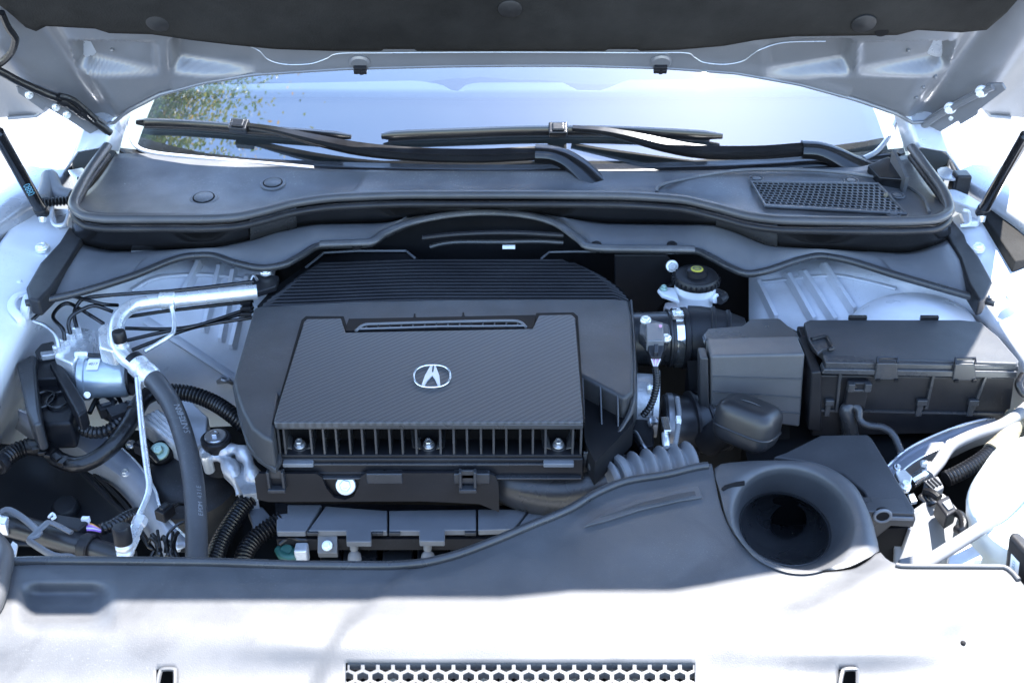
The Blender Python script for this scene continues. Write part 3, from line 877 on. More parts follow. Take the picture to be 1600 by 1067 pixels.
# ================================================================ engine cover
ec = thing('engine_cover', 'black engine cover with louvred back, woven-look centre panel and silver emblem', 'engine cover', Z(677, 620, -.10))
shell = [(397,479),(450,475),(560,470),(700,467),(850,466),(960,466),(982,468),(988,500),(991,560),(990,612),(976,622),(904,584),(906,615),(436,615),(428,672),(426,688),(410,682),(392,668),(377,640),(368,612),(364,592)]
b = MB(); b.prism(ZL(shell, -.004), (0, 0, -.05))
part('shell', b, M['cover'], ec, bevel=.006, seg=3)
flange_l = [(366,590),(363,602),(372,650),(386,694),(400,712),(430,733),(440,715),(440,660),(390,600)]
b = MB(); b.prism(ZL(flange_l, -.050), (0, 0, -.012)); part('skirt', b, M['cover'], ec, bevel=.004)
flange_r = [(985,470),(992,520),(993,625),(988,662),(960,700),(925,730),(918,722),(950,694),(977,655),(982,600),(980,480)]
b = MB(); b.prism(ZL(flange_r, -.060), (0, 0, -.012)); part('skirt', b, M['cover'], ec, bevel=.004)
# louvre slats at the back
LK = [(404,520),(410,486),(418,470),(430,452),(445,433),(460,413),(474,398)]
RK = [(404,886),(408,906),(414,924),(424,944),(436,961),(450,976),(460,984),(470,989)]
NS = 13
for i in range(NS):
    v = 468 - i * 5.15
    ul, ur = interp(LK, v + 5), interp(RK, v)
    z0 = -.006 - .0022 * i
    pts = []
    for k in range(25):
        t = k / 24; u = lerp(ul, ur, t)
        e = min(t, 1 - t)
        vv = v + 8 * (1 - sstep(0, .45, t)) * (1 - .4 * i / NS)
        p = Z(u, vv, z0); p.z -= .012 * (1 - sstep(0, .03, e))
        pts.append(p)
    b = MB(); rows = []
    for p in pts:
        rows.append([p + Vector((0, -.0030, -.0005)), p + Vector((0, -.0030, -.016)), p + Vector((0, .0018, -.016)), p + Vector((0, .0018, 0)), p + Vector((0, -.0006, .0012))])
    b.loft(rows, closed=True)
    b.f.append((4,3,2,1,0)); o = len(b.v); b.f.append(tuple(range(o - 5, o)))
    part('slat', b, M['slat'], ec, sm=30)
b = MB(); b.prism([Z(402,478,-.026), Z(983,470,-.026), Z(972,452,-.028), Z(940,430,-.04), Z(895,408,-.05), Z(520,406,-.05), Z(470,420,-.042), Z(425,452,-.03)], (0,0,-.03))
part('louvre_tray', b, M['dark'], ec)
# centre panel
panel = [(475,502),(480,498),(533,497),(540,519),(832,513),(842,492),(893,491),(899,496),(911,652),(911,659),(428,660),(429,652)]
gap = [(471,500),(478,494),(537,494),(544,516),(829,510),(838,489),(896,488),(903,494),(914,660),(425,661)]
b = MB(); b.prism(ZL(gap, -.0028), (0, 0, -.006)); part('panel_gap', b, M['dark'], ec)
b = MB(); b.prism(ZL(panel, .0035), (0, 0, -.010)); cp = part('centre_panel', b, M['carbon'], ec, bevel=.0022, seg=3)
# slot behind the panel: recess with ladder ribs
b = MB(); b.prism(ZL([(538,517),(545,498),(836,492),(834,513)], -.0008), (0, 0, -.004)); part('slot', b, M['dark'], ec)
b = MB()
b.tube(smooth(ZL([(556,517),(568,508),(590,506),(690,503),(790,501),(812,503),(822,511)], .0022), 5), .0022, 8)
b.tube(ZL([(562,514),(690,510),(818,509)], .0018), .0016, 6)
part('slot_rail', b, M['greyplastic'], ec)
for i in range(14):
    u = 572 + i * 18.2
    b = MB(); b.tube([Z(u, 514.5 - i * .3, .0008), Z(u + 1, 507 - i * .3, .0008)], .0012, 6); part('slot_rib', b, M['satin'], ec)
for u, v in ((648,497),(724,495)):
    b = MB(); b.tube([Z(u, v + 1, -.003), Z(u, v - 6, -.0025)], .0016, 6); b.lathe([(.003,-.001),(.003,.001),(.002,.002)], Z(u, v, -.0035), (0,0,1), 10); part('notch', b, M['dark'], ec)
# emblem
def E(x, y): return Z(610 + x / 11.85, 550 + y / 11.85, .0055)
em = MB(); ring = []
for i in range(56):
    a = 2 * math.pi * i / 56; c, s_ = math.cos(a), math.sin(a)
    ring.append(E(773 + 338 * math.copysign(abs(c) ** .80, c), 445 + 205 * math.copysign(abs(s_) ** .86, s_) - 8 * c))
em.tube(ring, .0015, 8, closed=True)
eo = part('emblem_ring', em, M['chrome'], cp, sm=60)
em = MB(); em.prism([E(*q) for q in ((745,240),(640,430),(570,632),(615,632),(690,515),(775,428),(830,505),(885,622),(925,618),(905,430),(832,238),(812,238),(796,368),(766,368),(780,238))], (0, 0, -.003))
part('emblem_letter', em, M['emblem'], cp)
# front face: light lip, recessed wall, ribs, ledge
yf = Z(667, 660, .0).y
def fx(u): return Z(u, 660, 0).x
b = MB(); x0, x1 = fx(430), fx(911)
b.box(((x0+x1)/2, yf - .001, -.0045), x1 - x0, .007, .008); part('front_lip', b, M['satin'], ec, bevel=.0015)
b = MB(); b.box(((x0+x1)/2, yf + .036, -.045), x1 - x0, .010, .08); part('recess_wall', b, M['dark'], ec)
for u in [432,441,483,503,523,544,564,585,607,627,649,687,708,729,751,771,791,813,833,853,896,909]:
    x = fx(u); b = MB()
    b.prism([Vector((x-.0016, yf, -.006)), Vector((x-.0016, yf-.004, -.052)), Vector((x-.0016, yf+.034, -.056)), Vector((x-.0016, yf+.034, -.006))], (.0032, 0, 0))
    part('rib', b, M['satin'], ec, bevel=.0008)
b = MB(); b.box(((x0+x1)/2, yf + .014, -.053), x1 - x0, .040, .004); part('ledge', b, M['plastic'], ec, bevel=.001)
b = MB(); b.box(((x0+x1)/2, yf + .010, -.074), x1 - x0 + .006, .034, .036); part('lower_box', b, M['plastic'], ec, bevel=.003)
b = MB(); b.box(((x0+x1)/2, yf - .009, -.064), x1 - x0 - .09, .004, .003); b.box(((x0+x1)/2, yf - .010, -.086), x1 - x0, .008, .003); part('lower_rail', b, M['satin'], ec, bevel=.0008)
for u in (597, 736):
    b = MB(); b.box((fx(u), yf - .013, -.083), .050, .010, .018); part('latch', b, M['satin'], ec, bevel=.002)
for u in (461, 667, 874):
    x = fx(u)
    for s_ in (-1, 1):
        b = MB(); b.prism([Vector((x + s_*.020, yf+.004, -.046)), Vector((x + s_*.024, yf+.03, -.02)), Vector((x + s_*.012, yf+.03, -.048)), Vector((x + s_*.010, yf+.006, -.050))], (.002*s_, 0, .002)); part('gusset', b, M['satin'], ec)
    b = MB(); b.lathe([(.011,-.012),(.011,0),(.009,.002)], (x, yf + .012, -.049), (0, -.35, 1), 20); part('grommet', b, M['rubber'], ec)
    bolt(ec, (x, yf + .012, -.046), (0, -.35, 1), .0055, 'steel', h=1.4)
for u in (461, 874):
    b = MB(); b.box((fx(u), yf - .010, -.062), .042, .010, .007); part('step', b, M['greyplastic'], ec, bevel=.0015)
# side fins right of the panel
b = MB(); b.prism(ZL([(906,586),(974,622),(990,618),(990,660),(930,722),(914,690)], -.040), (0, 0, -.04)); part('side_recess', b, M['dark'], ec)
for (u, v) in ((909,590),(937,603),(964,617)):
    p = Z(u, v, -.006); b = MB(); yb = Z(u, 690, -.06).y
    b.prism([p, Vector((p.x, yb, -.050)), Vector((p.x, yb, -.062)), Vector((p.x, p.y, -.05))], (.0026, 0, 0)); part('fin', b, M['satin'], ec, bevel=.0008)
up = smooth([Z(*q) for q in ((986,470,-.010),(991,540,-.010),(991,612,-.010),(986,642,-.026),(966,676,-.042),(934,702,-.048),(912,708,-.05))], 6)
dn = smooth([Z(*q) for q in ((989,476,-.06),(996,545,-.07),(996,632,-.07),(990,668,-.075),(964,704,-.08),(930,732,-.085),(912,738,-.09))], 6)
b = MB(); b.loft([up, dn], flip=False); part('flank_wall', b, M['cover'], ec, sm=60, solid=.004)
b = MB(); b.tube(up, .0022, 8); part('flank_rim', b, M['cover'], ec, sm=60)

# ================================================================ engine below the cover
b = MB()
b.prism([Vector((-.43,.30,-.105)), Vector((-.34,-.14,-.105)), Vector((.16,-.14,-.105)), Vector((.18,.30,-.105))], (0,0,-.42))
single('engine_block', b, M['dark'], 'engine block darkened for the shade under the engine cover', 'engine')  # near-black fill carrying the occlusion shade under the cover
yb = yf - .016
plate = [(398,748),(404,740),(494,740),(503,746),(510,763),(522,777),(540,781),(553,775),(560,760),(563,745),(573,739),(762,739),(774,744),(779,756),(780,800),(748,787),(660,783),(420,784),(402,780)]
br = thing('cover_bracket', 'black lipped bracket plate under the engine cover with one bright washer bolt', 'bracket', Y(560, 784, yb))
b = MB(); b.prism([Y(u, v, yb) for u, v in plate], (0, .005, 0)); part('plate', b, M['plastic'], br)
b = MB(); b.prism([Y(u, v, yb + .008) for u, v in ((490,738),(580,738),(572,782),(520,784),(500,770))], (0, .005, 0)); part('backing', b, M['plastic'], br, bevel=.002)
bolt(br, Y(540, 758, yb + .002), (0, -.85, .5), .0085, 'zinc', flange=1.65, h=.3)
for u in (432, 731):
    p = Y(u, 752, yb - .004); b = MB()
    for s_ in (-1, 1): b.box(p + Vector((s_*.010, 0, .004)), .004, .010, .030)
    b.box(p + Vector((0, -.002, -.012)), .024, .012, .006); b.box(p + Vector((0, .004, .010)), .018, .004, .014)
    part('clip', b, M['satin'], br, bevel=.0012)
wc = thing('wiring_cover', 'row of flat grey plastic wiring covers in front of the engine', 'wiring cover', Z(620, 830, -.17))
ZW = -.155
for l in ([(449,788),(503,788),(477,830),(432,830),(432,803),(449,801)], [(509,790),(605,797),(605,829),(580,829),(580,846),(541,846),(541,829),(481,829)],
          [(608,797),(744,795),(744,828),(695,828),(695,845),(655,845),(655,829),(608,829)], [(747,795),(826,795),(802,826),(747,828)], [(806,826),(830,795),(850,800),(850,826)]):
    b = MB(); b.prism(ZL(l, ZW), (0, 0, -.010)); part('cover_segment', b, M['greyplastic'], wc, bevel=.0018)
b = MB(); b.prism(ZL([(430,786),(850,790),(850,842),(432,842)], ZW - .016), (0, 0, -.02)); part('tray', b, M['plastic'], wc)
for u in (489, 590, 617, 735):
    b = MB(); p = Z(u, 831, ZW - .004); b.box(p, .016, .010, .006); part('latch', b, M['satin'], wc, bevel=.001)
b = MB(); b.prism([Z(496,834,-.165), Z(527,834,-.165), Z(527,864,-.185), Z(496,864,-.185)], (0, .004, -.012)); part('bolt_tab', b, M['greyplastic'], wc, bevel=.0015)
bolt(wc, Z(511, 852, -.172), (0, -.5, .85), .0052, 'zinc', h=.4)
for u in (553, 668):
    b = MB(); p = Z(u, 848, -.175)
    b.lathe([(.006,.0),(.006,-.010),(.004,-.012),(.009,-.018),(.010,-.026),(.005,-.028),(.013,-.034),(.014,-.05)], p, (0,.25,1), 16); part('tree_clip', b, M['greyrubber'], wc)
lo = thing('intake_manifold', 'dark ribbed intake manifold blocks below the wiring covers', 'manifold', Z(600, 872, -.25))
for u0, u1 in ((500,534),(536,590),(597,645),(652,700),(704,760)):
    b = MB(); b.prism(ZL([(u0,852),(u1,852),(u1,905),(u0,905)], -.215), (0,0,-.05)); part('runner', b, M['satin'], lo, bevel=.004)
b = MB(); b.prism(ZL([(380,800),(860,800),(860,930),(380,930)], -.25), (0,0,-.10)); part('plenum', b, M['dark'], lo)
gc = thing('green_connector', 'green and silver electrical connector under the end wiring cover by the corrugated conduit', 'connector', Z(452, 865, -.20))
b = MB(); b.tube(smooth([Z(436,858,-.19), Z(442,868,-.19), Z(455,872,-.19), Z(462,862,-.19)], 5), .007, 10); b.lathe([(.011,0),(.012,.012),(.008,.018)], Z(450,868,-.20), (0,-.3,1), 18); part('body', b, M['green'], gc)
b = MB(); b.box(Z(472,866,-.19), .018, .02, .03); part('terminal', b, M['cast'], gc, bevel=.003)
bolt(gc, Z(472, 856, -.185), (0,-.5,.85), .006, 'steel')
b = MB(); b.tube(smooth([Z(437,850,-.178), Z(452,840,-.172), Z(470,843,-.172), Z(486,842,-.175)], 5), .003, 8); part('wire', b, M['tape'], gc)
# smooth intake tube and grey bellows to the right
b = MB()
b.tube(smooth([Z(770,742,-.12), Z(820,758,-.13), Z(880,765,-.135), Z(950,752,-.12), Z(985,735,-.11)], 8), [.030+.010*math.sin(i/32*math.pi) for i in range(33)], 20)
single('intake_tube', b, M['satin'], 'smooth dark intake tube under the engine cover corner by the grey bellows', 'tube')
bw = thing('bellows_hose', 'grey corrugated rubber bellows behind the raised edge of the front shroud', 'bellows', Z(1000, 735, -.10))
ps = smooth([Z(948,752,-.098), Z(980,742,-.098), Z(1020,733,-.098), Z(1080,722,-.10)], 24)
ps = resample(ps, .0017); rr = [.0265 + .0050 * math.sin(2*math.pi*i*.0017/.0205) for i in range(len(ps))]
b = MB(); b.tube(ps, rr, 28); part('bellows', b, M['greyrubber'], bw, sm=60)
b = MB(); p = Z(966,746,-.098); b.lathe([(.031,-.004),(.033,-.002),(.033,.006),(.031,.008)], p, ps[10]-ps[0], 28); part('collar', b, M['greyrubber'], bw)

# ================================================================ front shroud
RK2 = [(-120,880),(10,874),(60,872),(300,874),(480,879),(600,880),(650,877),(700,867),(760,846),(830,817),(890,792),(930,768),(980,748),(1040,738),(1111,724),(1116,740),(1122,775),(1134,812),(1155,845),(1190,872),(1230,888),(1290,893),(1330,889),(1356,876),(1374,862),(1384,872),(1396,879),(1412,882),(1568,883),(1582,892),(1600,914),(1625,940),(1720,950)]
def szf(u, v):
    z = -.060
    z -= .030 * sstep(960, 1090, v)
    # right part stands a little higher than the left, split by a diagonal crease
    cu = interp([(870,690),(890,640),(930,585),(985,530),(1040,500),(1130,470)], v)
    z -= .004 * (1 - sstep(-8, 16, u - cu))
    # hollow at the left, channel running to the right rear corner, soft swells
    z -= .020 * sstep(22, 60, u) * (1 - sstep(140, 182, u)) * sstep(905, 930, v) * (1 - sstep(955, 985, v))
    dd = (v - 985) * .87 + (u - 1180) * .5
    z += .005 * (sstep(-14, 18, dd) if u > 1100 else 0) * sstep(1120, 1260, u)
    z += .004 * math.exp(-((u - 470) / 80) ** 2 - ((v - 1010) / 20) ** 2)
    z -= .012 * math.exp(-((u - 1530) / 60) ** 2 - ((v - 990) / 40) ** 2)
    z += .004 * math.exp(-((u - 1330) / 110) ** 2 - ((v - 1022) / 18) ** 2)
    z -= .003 * sstep(880, 960, v) * math.exp(-((u - 1100) / 45) ** 2)
    return z
ucol = sorted(set([-120 + 8 * i for i in range(231)] + [1111, 1116, 1122, 540, 1086, 244, 274, 1310, 1340]))
fs = thing('front_shroud', 'wide black plastic shroud over the radiator, its front half in full sun', 'shroud', Z(800, 950, -.12))
vrows = [i / 26 for i in range(27)]; vfix = [960, 970, 980, 990, 1000, 1010, 1020, 1028, 1035, 1045, 1058, 1072, 1090, 1115, 1150]
rows = []
for t in vrows:
    rows.append([Z(u, lerp(pchip(RK2, u), 950 + (8 if u > 1600 else 0), t), szf(u, lerp(pchip(RK2, u), 950, t))) for u in ucol])
for v in vfix: rows.append([Z(u, v, szf(u, v)) for u in ucol])
nC = len(ucol); vv = [p for r in rows for p in r]; ff = []
def hole(u, v): return (540 < u < 1086 and v > 1035) or (244 < u < 274 and v > 1045) or (1310 < u < 1340 and v > 1045)
for j in range(len(rows) - 1):
    for i in range(nC - 1):
        if j >= len(vrows):
            vm = (vfix[j - len(vrows)] + vfix[j - len(vrows) + 1]) / 2
            if hole((ucol[i] + ucol[i+1]) / 2, vm): continue
        ff.append((j*nC+i, (j+1)*nC+i, (j+1)*nC+i+1, j*nC+i+1))
b = MB(); b.add(vv, ff)
part('sheet', b, M['shroud'], fs, sm=60, solid=.003)
edge = resample([Z(u, pchip(RK2, u) + 3, szf(u, 890) + .003) for u in range(14, 1112, 6)], .01)
b = MB(); b.tube(edge, .0055, 10); part('rear_lip', b, M['satin'], fs, sm=60)
b = MB(); b.loft([[p + Vector((0, .003, -.002)) for p in edge], [p + Vector((0, .005, -.030)) for p in edge]]); part('rear_flange', b, M['satin'], fs, sm=60, solid=.002)
b = MB(); b.tube([Z(u, pchip(RK2, u) + 2, szf(u, 890) + .002) for u in range(1400, 1600, 8)], .003, 8); part('rear_lip', b, M['shroud'], fs, sm=60)
# long scoop pressed into the raised side
sc = [(912,822),(950,798),(1000,780),(1060,764),(1090,760),(1094,766),(1098,776),(1060,782),(1000,796),(950,812)]
b = MB(); b.prism([Z(u, v, szf(u, v) + .0035) for u, v in sc], (0,0,-.003)); part('scoop_bead', b, M['shroud'], fs, bevel=.001)
b = MB(); b.prism([Z(u, v, szf(u, v) + .0045) for u, v in [(935,808),(1000,785),(1060,770),(1086,766),(1088,773),(1050,781),(1000,791)]], (0,0,-.003)); part('scoop', b, M['cover'], fs, bevel=.001)
# honeycomb opening
hz = lambda u, v: szf(u, v) - .0015
b = MB(); pit = 23.6; rowh = 15.7
def hexloop(cu, cv, r, clipv):
    q = [(cu + r * math.sin(math.pi/3*k), max(clipv, cv - r * .77 * math.cos(math.pi/3*k))) for k in range(6)]
    return [Z(a, c, hz(a, c)) for a, c in q]
for j in range(6):
    cv = 1041.5 + j * rowh
    for i in range(-1, 25):
        cu = 556 + i * pit + (pit / 2 if j % 2 else 0) - 1
        if cu < 536 or cu > 1092: continue
        o_ = hexloop(cu, cv, pit / 1.732, 1030.5); n_ = hexloop(cu, cv, pit / 1.732 - 3.3, 1036.5)
        lo_ = [p + Vector((0, .0, -.010)) for p in n_]
        b.loft([o_, n_, lo_], closed=True, flip=True)
part('honeycomb', b, M['shroud'], fs, sm=0)
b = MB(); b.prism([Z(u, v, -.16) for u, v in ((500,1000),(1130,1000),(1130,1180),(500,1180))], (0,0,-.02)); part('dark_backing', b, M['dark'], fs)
b = MB()
for i in range(12): b.tube([Z(620 + i*34, 1042, -.14), Z(615 + i*35, 1090, -.15)], .007, 8)
part('radiator_fin', b, M['cast'], fs)
for u0, u1 in ((244,274),(1310,1340)):
    b = MB(); b.tube(smooth([Z(u0+1,1075,szf(u0,1060)+.002), Z(u0+6,1050,szf(u0,1050)+.002), Z(u0+12,1045,szf(u0,1045)+.002), Z(u1-3,1045,szf(u1,1045)+.002), Z(u1,1050,szf(u1,1050)+.002), Z(u1,1075,szf(u1,1060)+.002)], 4), .0025, 6); part('slot_rim', b, M['shroud'], fs)
    b = MB(); b.prism(ZL([(u0-10,1030),(u1+10,1030),(u1+10,1150),(u0-10,1150)], -.15), (0,0,-.01)); part('dark_backing', b, M['dark'], fs)
for u, v, r_ in ((1505,1004,.003),):
    b = MB(); b.lathe([(r_,-.003),(r_,.001),(r_*.6,.002)], Z(u, v, szf(u, v) + .001), (0,0,1), 14); part('pin', b, M['dark'], fs)

# ================================================================ air intake funnel
def loop(l, n=72):
    c = smooth([Vector(p) for p in l], 12, closed=True)
    L = [0]; 
    for i in range(len(c)): L.append(L[-1] + (c[(i+1) % len(c)] - c[i]).length)
    out = []; j = 0
    for i in range(n):
        s_ = L[-1] * i / n
        while L[j+1] < s_: j += 1
        out.append(c[j].lerp(c[(j+1) % len(c)], (s_ - L[j]) / (L[j+1] - L[j] + 1e-9)))
    return out
def byang(l, c, n=80):      # resample a loop by angle around pixel centre
    pts = smooth([Vector((q[0], q[1], 0)) for q in l], 16, closed=True)
    out = []
    for i in range(n):
        a = 2 * math.pi * i / n
        best = min(pts, key=lambda p: abs((math.atan2(p.y - c[1], p.x - c[0]) - a + math.pi) % (2 * math.pi) - math.pi))
        out.append(best)
    return out
c0 = (1232, 815)
outer = byang([(1117,730),(1160,721),(1215,719),(1270,722),(1310,738),(1340,764),(1360,805),(1371,845),(1374,861),(1352,875),(1322,888),(1280,892),(1232,888),(1190,872),(1156,846),(1135,812),(1124,770)], c0)
def ell(cu, cv, a, bb, rot=0, n=80):
    out = []
    for i in range(n):
        t = 2 * math.pi * i / n - rot
        # direction t from c0: intersect ellipse approx by param
        out.append(Vector((cu + a*math.cos(t)*math.cos(rot) - bb*math.sin(t)*math.sin(rot), cv + a*math.cos(t)*math.sin(rot) + bb*math.sin(t)*math.cos(rot), 0)))
    return out
def lift(l, z): return [Z(p.x, p.y, z) for p in l]
zt = -.0575
duct = thing('air_intake_funnel', 'black round air intake funnel set into the front shroud corner', 'air intake', Z(1232, 815, -.12))
dz = lambda l, zf: [Z(p.x, p.y, zf(p)) for p in l]
rr_ = [lift(outer, zt - .012), lift([Vector(c0 + (0,)).lerp(p, .985) for p in outer], zt), lift([p.lerp(q, .55) for p, q in zip(outer, ell(1241,812,100,82,.35))], zt + .002),
       lift(ell(1241,812,100,82,.35), zt + .0008), lift(ell(1240,813,96,78,.35), zt - .003), lift(ell(1237,816,90,72,.35), zt - .018), lift(ell(1232,821,81,62,.35), zt - .042), lift(ell(1227,826,74,55,.35), zt - .060)]
b = MB(); b.loft(rr_, closed=True, flip=False)
part('funnel', b, M['shroud'], duct, sm=75)
b = MB()
b.loft([lift(ell(1226,827,75,56,.35), zt - .0585), lift(ell(1226,827,72,53,.35), zt - .057), lift(ell(1226,827,70,52,.35), zt - .060), lift(ell(1227,827,71,53,.35), zt - .075), lift(ell(1229,826,60,46,.5), zt - .10), lift(ell(1231,820,40,38,.9), zt - .112), lift(ell(1231,816,27,31,.9), zt - .116), lift(ell(1233,814,24,28,.9), zt - .15), lift(ell(1236,812,1,1,.9), zt - .16)], closed=True)
part('throat', b, M['satin'], duct, sm=60)
b = MB(); b.prism([Z(u, v, zt + .0035) for u, v in ((1127,762),(1132,757),(1150,752),(1164,750),(1164,756),(1145,759),(1130,765))], (0,0,-.003)); part('moulded_bar', b, M['dark'], duct, bevel=.001)

# ================================================================ body shell round the bay
def surf(ctrl, nu=6, nv=6):
    R1 = [smooth(r, nu) for r in ctrl]
    cols = [smooth([r[i] for r in R1], nv) for i in range(len(R1[0]))]
    return [[cols[i][j] for i in range(len(cols))] for j in range(len(cols[0]))]
b = MB(); b.box((0, -.1, -.52), 1.9, 1.3, .03)
single('bay_floor_fill', b, M['dark'], 'black floor sheet added to keep the bottom of the engine bay dark', 'tray')  # unseen floor added to block the bright ground
wl = [
 [(40,322,.03),(70,318,.02),(112,340,.012),(160,365,-.01),(250,380,-.04),(430,395,-.09)],
 [(-22,410,.02),(22,405,.012),(72,425,.0),(150,430,-.025),(280,415,-.045),(430,425,-.09)],
 [(-80,480,.02),(-10,478,.005),(45,480,-.012),(110,470,-.045),(250,442,-.055),(430,452,-.11)],
 [(-130,560,.02),(-50,560,.0),(14,555,-.03),(80,520,-.10),(250,490,-.09),(430,495,-.14)],
 [(-160,650,.02),(-80,650,-.01),(-15,640,-.08),(70,580,-.17),(250,560,-.16),(430,570,-.22)],
 [(-190,740,.02),(-120,740,-.02),(-40,720,-.18),(60,650,-.30),(220,640,-.28),(430,650,-.32)],
 [(-230,870,.02),(-170,870,-.02),(-80,850,-.28),(40,760,-.46),(200,740,-.46),(430,740,-.46)]]
def wing(ctrl, s, label):
    t = thing('inner_fender', label, 'inner fender', (.8 * s, .1, -.35))
    rows = surf([[Z(u, v, z) for u, v, z in r] for r in ctrl])
    b = MB(); b.loft(rows, flip=(s < 0)); part('panel', b, M['primer'], t, sm=60, solid=.003)
    return t
WL = wing(wl, -1, 'silver inner fender and strut tower behind the brake line bundle')
wr = [[(1600 - u, v, z) for u, v, z in r] for r in wl]
WR = wing(wr, 1, 'silver inner fender and strut tower behind the fuse box')
from mathutils.bvhtree import BVHTree
def wzf(ctrl):
    m = MB(); m.loft(surf([[Z(u, v, z) for u, v, z in r] for r in ctrl])); return BVHTree.FromPolygons([tuple(p) for p in m.v], m.f)
fl, fr_ = wzf(wl), wzf(wr)
def hit(bv, u, v, h):
    d = ray(u, v).normalized(); p, n, _, _ = bv.ray_cast(CAM, d)
    if p is None: return Z(u, v, -.05)
    return p + (n if n.z > 0 else -n) * h
def onL(u, v, h=.0): return hit(fl, u, v, h)
def onR(u, v, h=.0): return hit(fr_, u, v, h)
def ribbar(pts, w_, h_, m, parent):
    b = MB(); rows = []; n_ = len(pts)
    for i, p in enumerate(pts):
        t_ = (pts[min(i+1, n_-1)] - pts[max(i-1, 0)]).normalized(); sd = t_.cross(Vector((0, -.35, .94))).normalized(); up_ = sd.cross(t_).normalized()
        e_ = .3 if i in (0, n_ - 1) else 1
        rows.append([p - sd*w_ - up_*.004, p - sd*w_*.55 + up_*h_*e_, p + sd*w_*.55 + up_*h_*e_, p + sd*w_ - up_*.004])
    b.loft(rows); return part('rib', b, M[m], parent, sm=25)
# pressed ribs on the towers
for a, c in (((312,413),(284,468)),((345,415),(318,520)),((366,420),(345,535)),((388,430),(362,545))):
    ribbar([onL(lerp(a[0],c[0],t), lerp(a[1],c[1],t), .002) for t in (0,.06,.25,.4,.55,.7,.85,.94,1)], .0065, .012, 'primer', WL)
b = MB(); b.tube(smooth([onL(u, v, .004) for u, v in ((205,455),(240,436),(300,430),(345,432),(395,440))], 5), .006, 8, flat=.6); part('ridge', b, M['primer'], WL)
b = MB(); b.tube(smooth([onL(u, v, .002) for u, v in ((228,500),(262,522),(310,552),(380,598))], 5), .010, 10, flat=.6); part('ridge', b, M['primer'], WL)
b = MB(); b.tube(smooth([onL(u, v, .004) for u, v in ((46,520),(44,532),(26,545),(10,572),(-10,600))], 5), .002, 8); part('clip_wire', b, M['conduit'], WL)
for a, c in (((1182,440),(1212,500)),((1228,428),(1272,505)),((1252,424),(1305,506)),((1285,415),(1335,490))):
    ribbar([onR(lerp(a[0],c[0],t), lerp(a[1],c[1],t), .002) for t in (0,.06,.25,.4,.55,.7,.85,.94,1)], .0065, .012, 'primer', WR)
b = MB(); b.tube(smooth([onR(u, v, .004) for u, v in ((1184,442),(1205,440),(1260,434),(1310,432),(1360,442),(1400,452))], 5), .0045, 8, flat=.6); part('ridge', b, M['primer'], WR)
# strut dome at the right
rows = []
for k in range(9):
    t = k / 8; z = lerp(-.055, -.012, math.sin(t * math.pi / 2))
    rows.append([p for p in [Z(1425 + 105*math.cos(a)*(math.cos(t*math.pi/2)*.9+.1), 520 + 62*math.sin(a)*(math.cos(t*math.pi/2)*.9+.1) - 16*t, z) for a in [i*math.pi/24 for i in range(48)]]])
b = MB(); b.loft(rows, closed=True); b.f.append(tuple(range(len(b.v)-48, len(b.v)))); part('strut_dome', b, M['primer'], WR, sm=60)
for (u, v, z, s_) in ((66,386,.016,0),(1528,386,.018,1),(1585,462,.02,1)):
    bolt(WR if s_ else WL, Z(u, v, z), (0,-.1,1), .0085, 'zinc' if not s_ else 'primer', h=.4)
b = MB(); b.tube(smooth([Z(82,322,.04), Z(80,340,.03), Z(86,352,.026), Z(100,350,.026), Z(108,332,.03)], 5), .003, 8); part('bracket_lip', b, M['primer'], WL)
b = MB(); b.prism(ZL([(84,326),(108,326),(104,348),(88,350)], .022), (0,0,-.01)); part('bracket', b, M['steel'], WL, bevel=.002)
b = MB(); b.tube(smooth([Z(1504,328,.045), Z(1514,332,.04), Z(1514,350,.03), Z(1500,353,.028)], 5), .003, 8); part('bracket_lip', b, M['primer'], WR)
b = MB(); b.prism(ZL([(1500,326),(1520,320),(1542,332),(1530,346),(1506,346)], .03), (0,0,-.012)); part('bracket', b, M['primer'], WR, bevel=.003)
# crumpled sealer foil at the end of each rail
b = MB(); b.tube(smooth([onL(u, v, .006) for u, v in ((40,462),(22,470),(18,486),(30,504),(44,518))], 5), .007, 8, flat=.5); part('sealer', b, M['whiteplastic'], WL)
b = MB(); b.tube(smooth([onL(u, v, .008) for u, v in ((42,468),(36,486),(46,502),(52,512))], 5), .008, 8, flat=.6); part('sealer', b, M['whiteplastic'], WL)

# fenders
def fender(s, label):
    uu = lambda u: u if s < 0 else 1600 - u
    inner = [Z(uu(u), v, .05) for u, v in ((-150,470),(-60,394),(0,346),(45,314),(90,281),(108,258),(124,222),(140,200))]
    last = inner[-1]
    inner = smooth(inner, 4) + [last + Vector((.01*s, .15*k, .006*k)) for k in (1,2,3,4,5)]
    inner = [inner[0] + Vector((.02*s, -.25, -.05)), inner[0] + Vector((.01*s, -.12, -.015))] + inner
    rows = []
    for dx, dz in ((.0,-.04),(.0,-.006),(.006,.0),(.03,.006),(.08,.004),(.14,-.02),(.18,-.07),(.20,-.16),(.21,-.5)):
        rows.append([p + Vector((dx*s, 0, dz)) for p in inner])
    b = MB(); b.loft(rows, flip=(s > 0))
    return single('fender', b, M['paint'], label, 'fender', sm=50, solid=.002)
fender(-1, 'silver outer fender panel in full sun beyond the strut with blue digits')
fender(1, 'silver outer fender panel in full sun beside the fuse box')
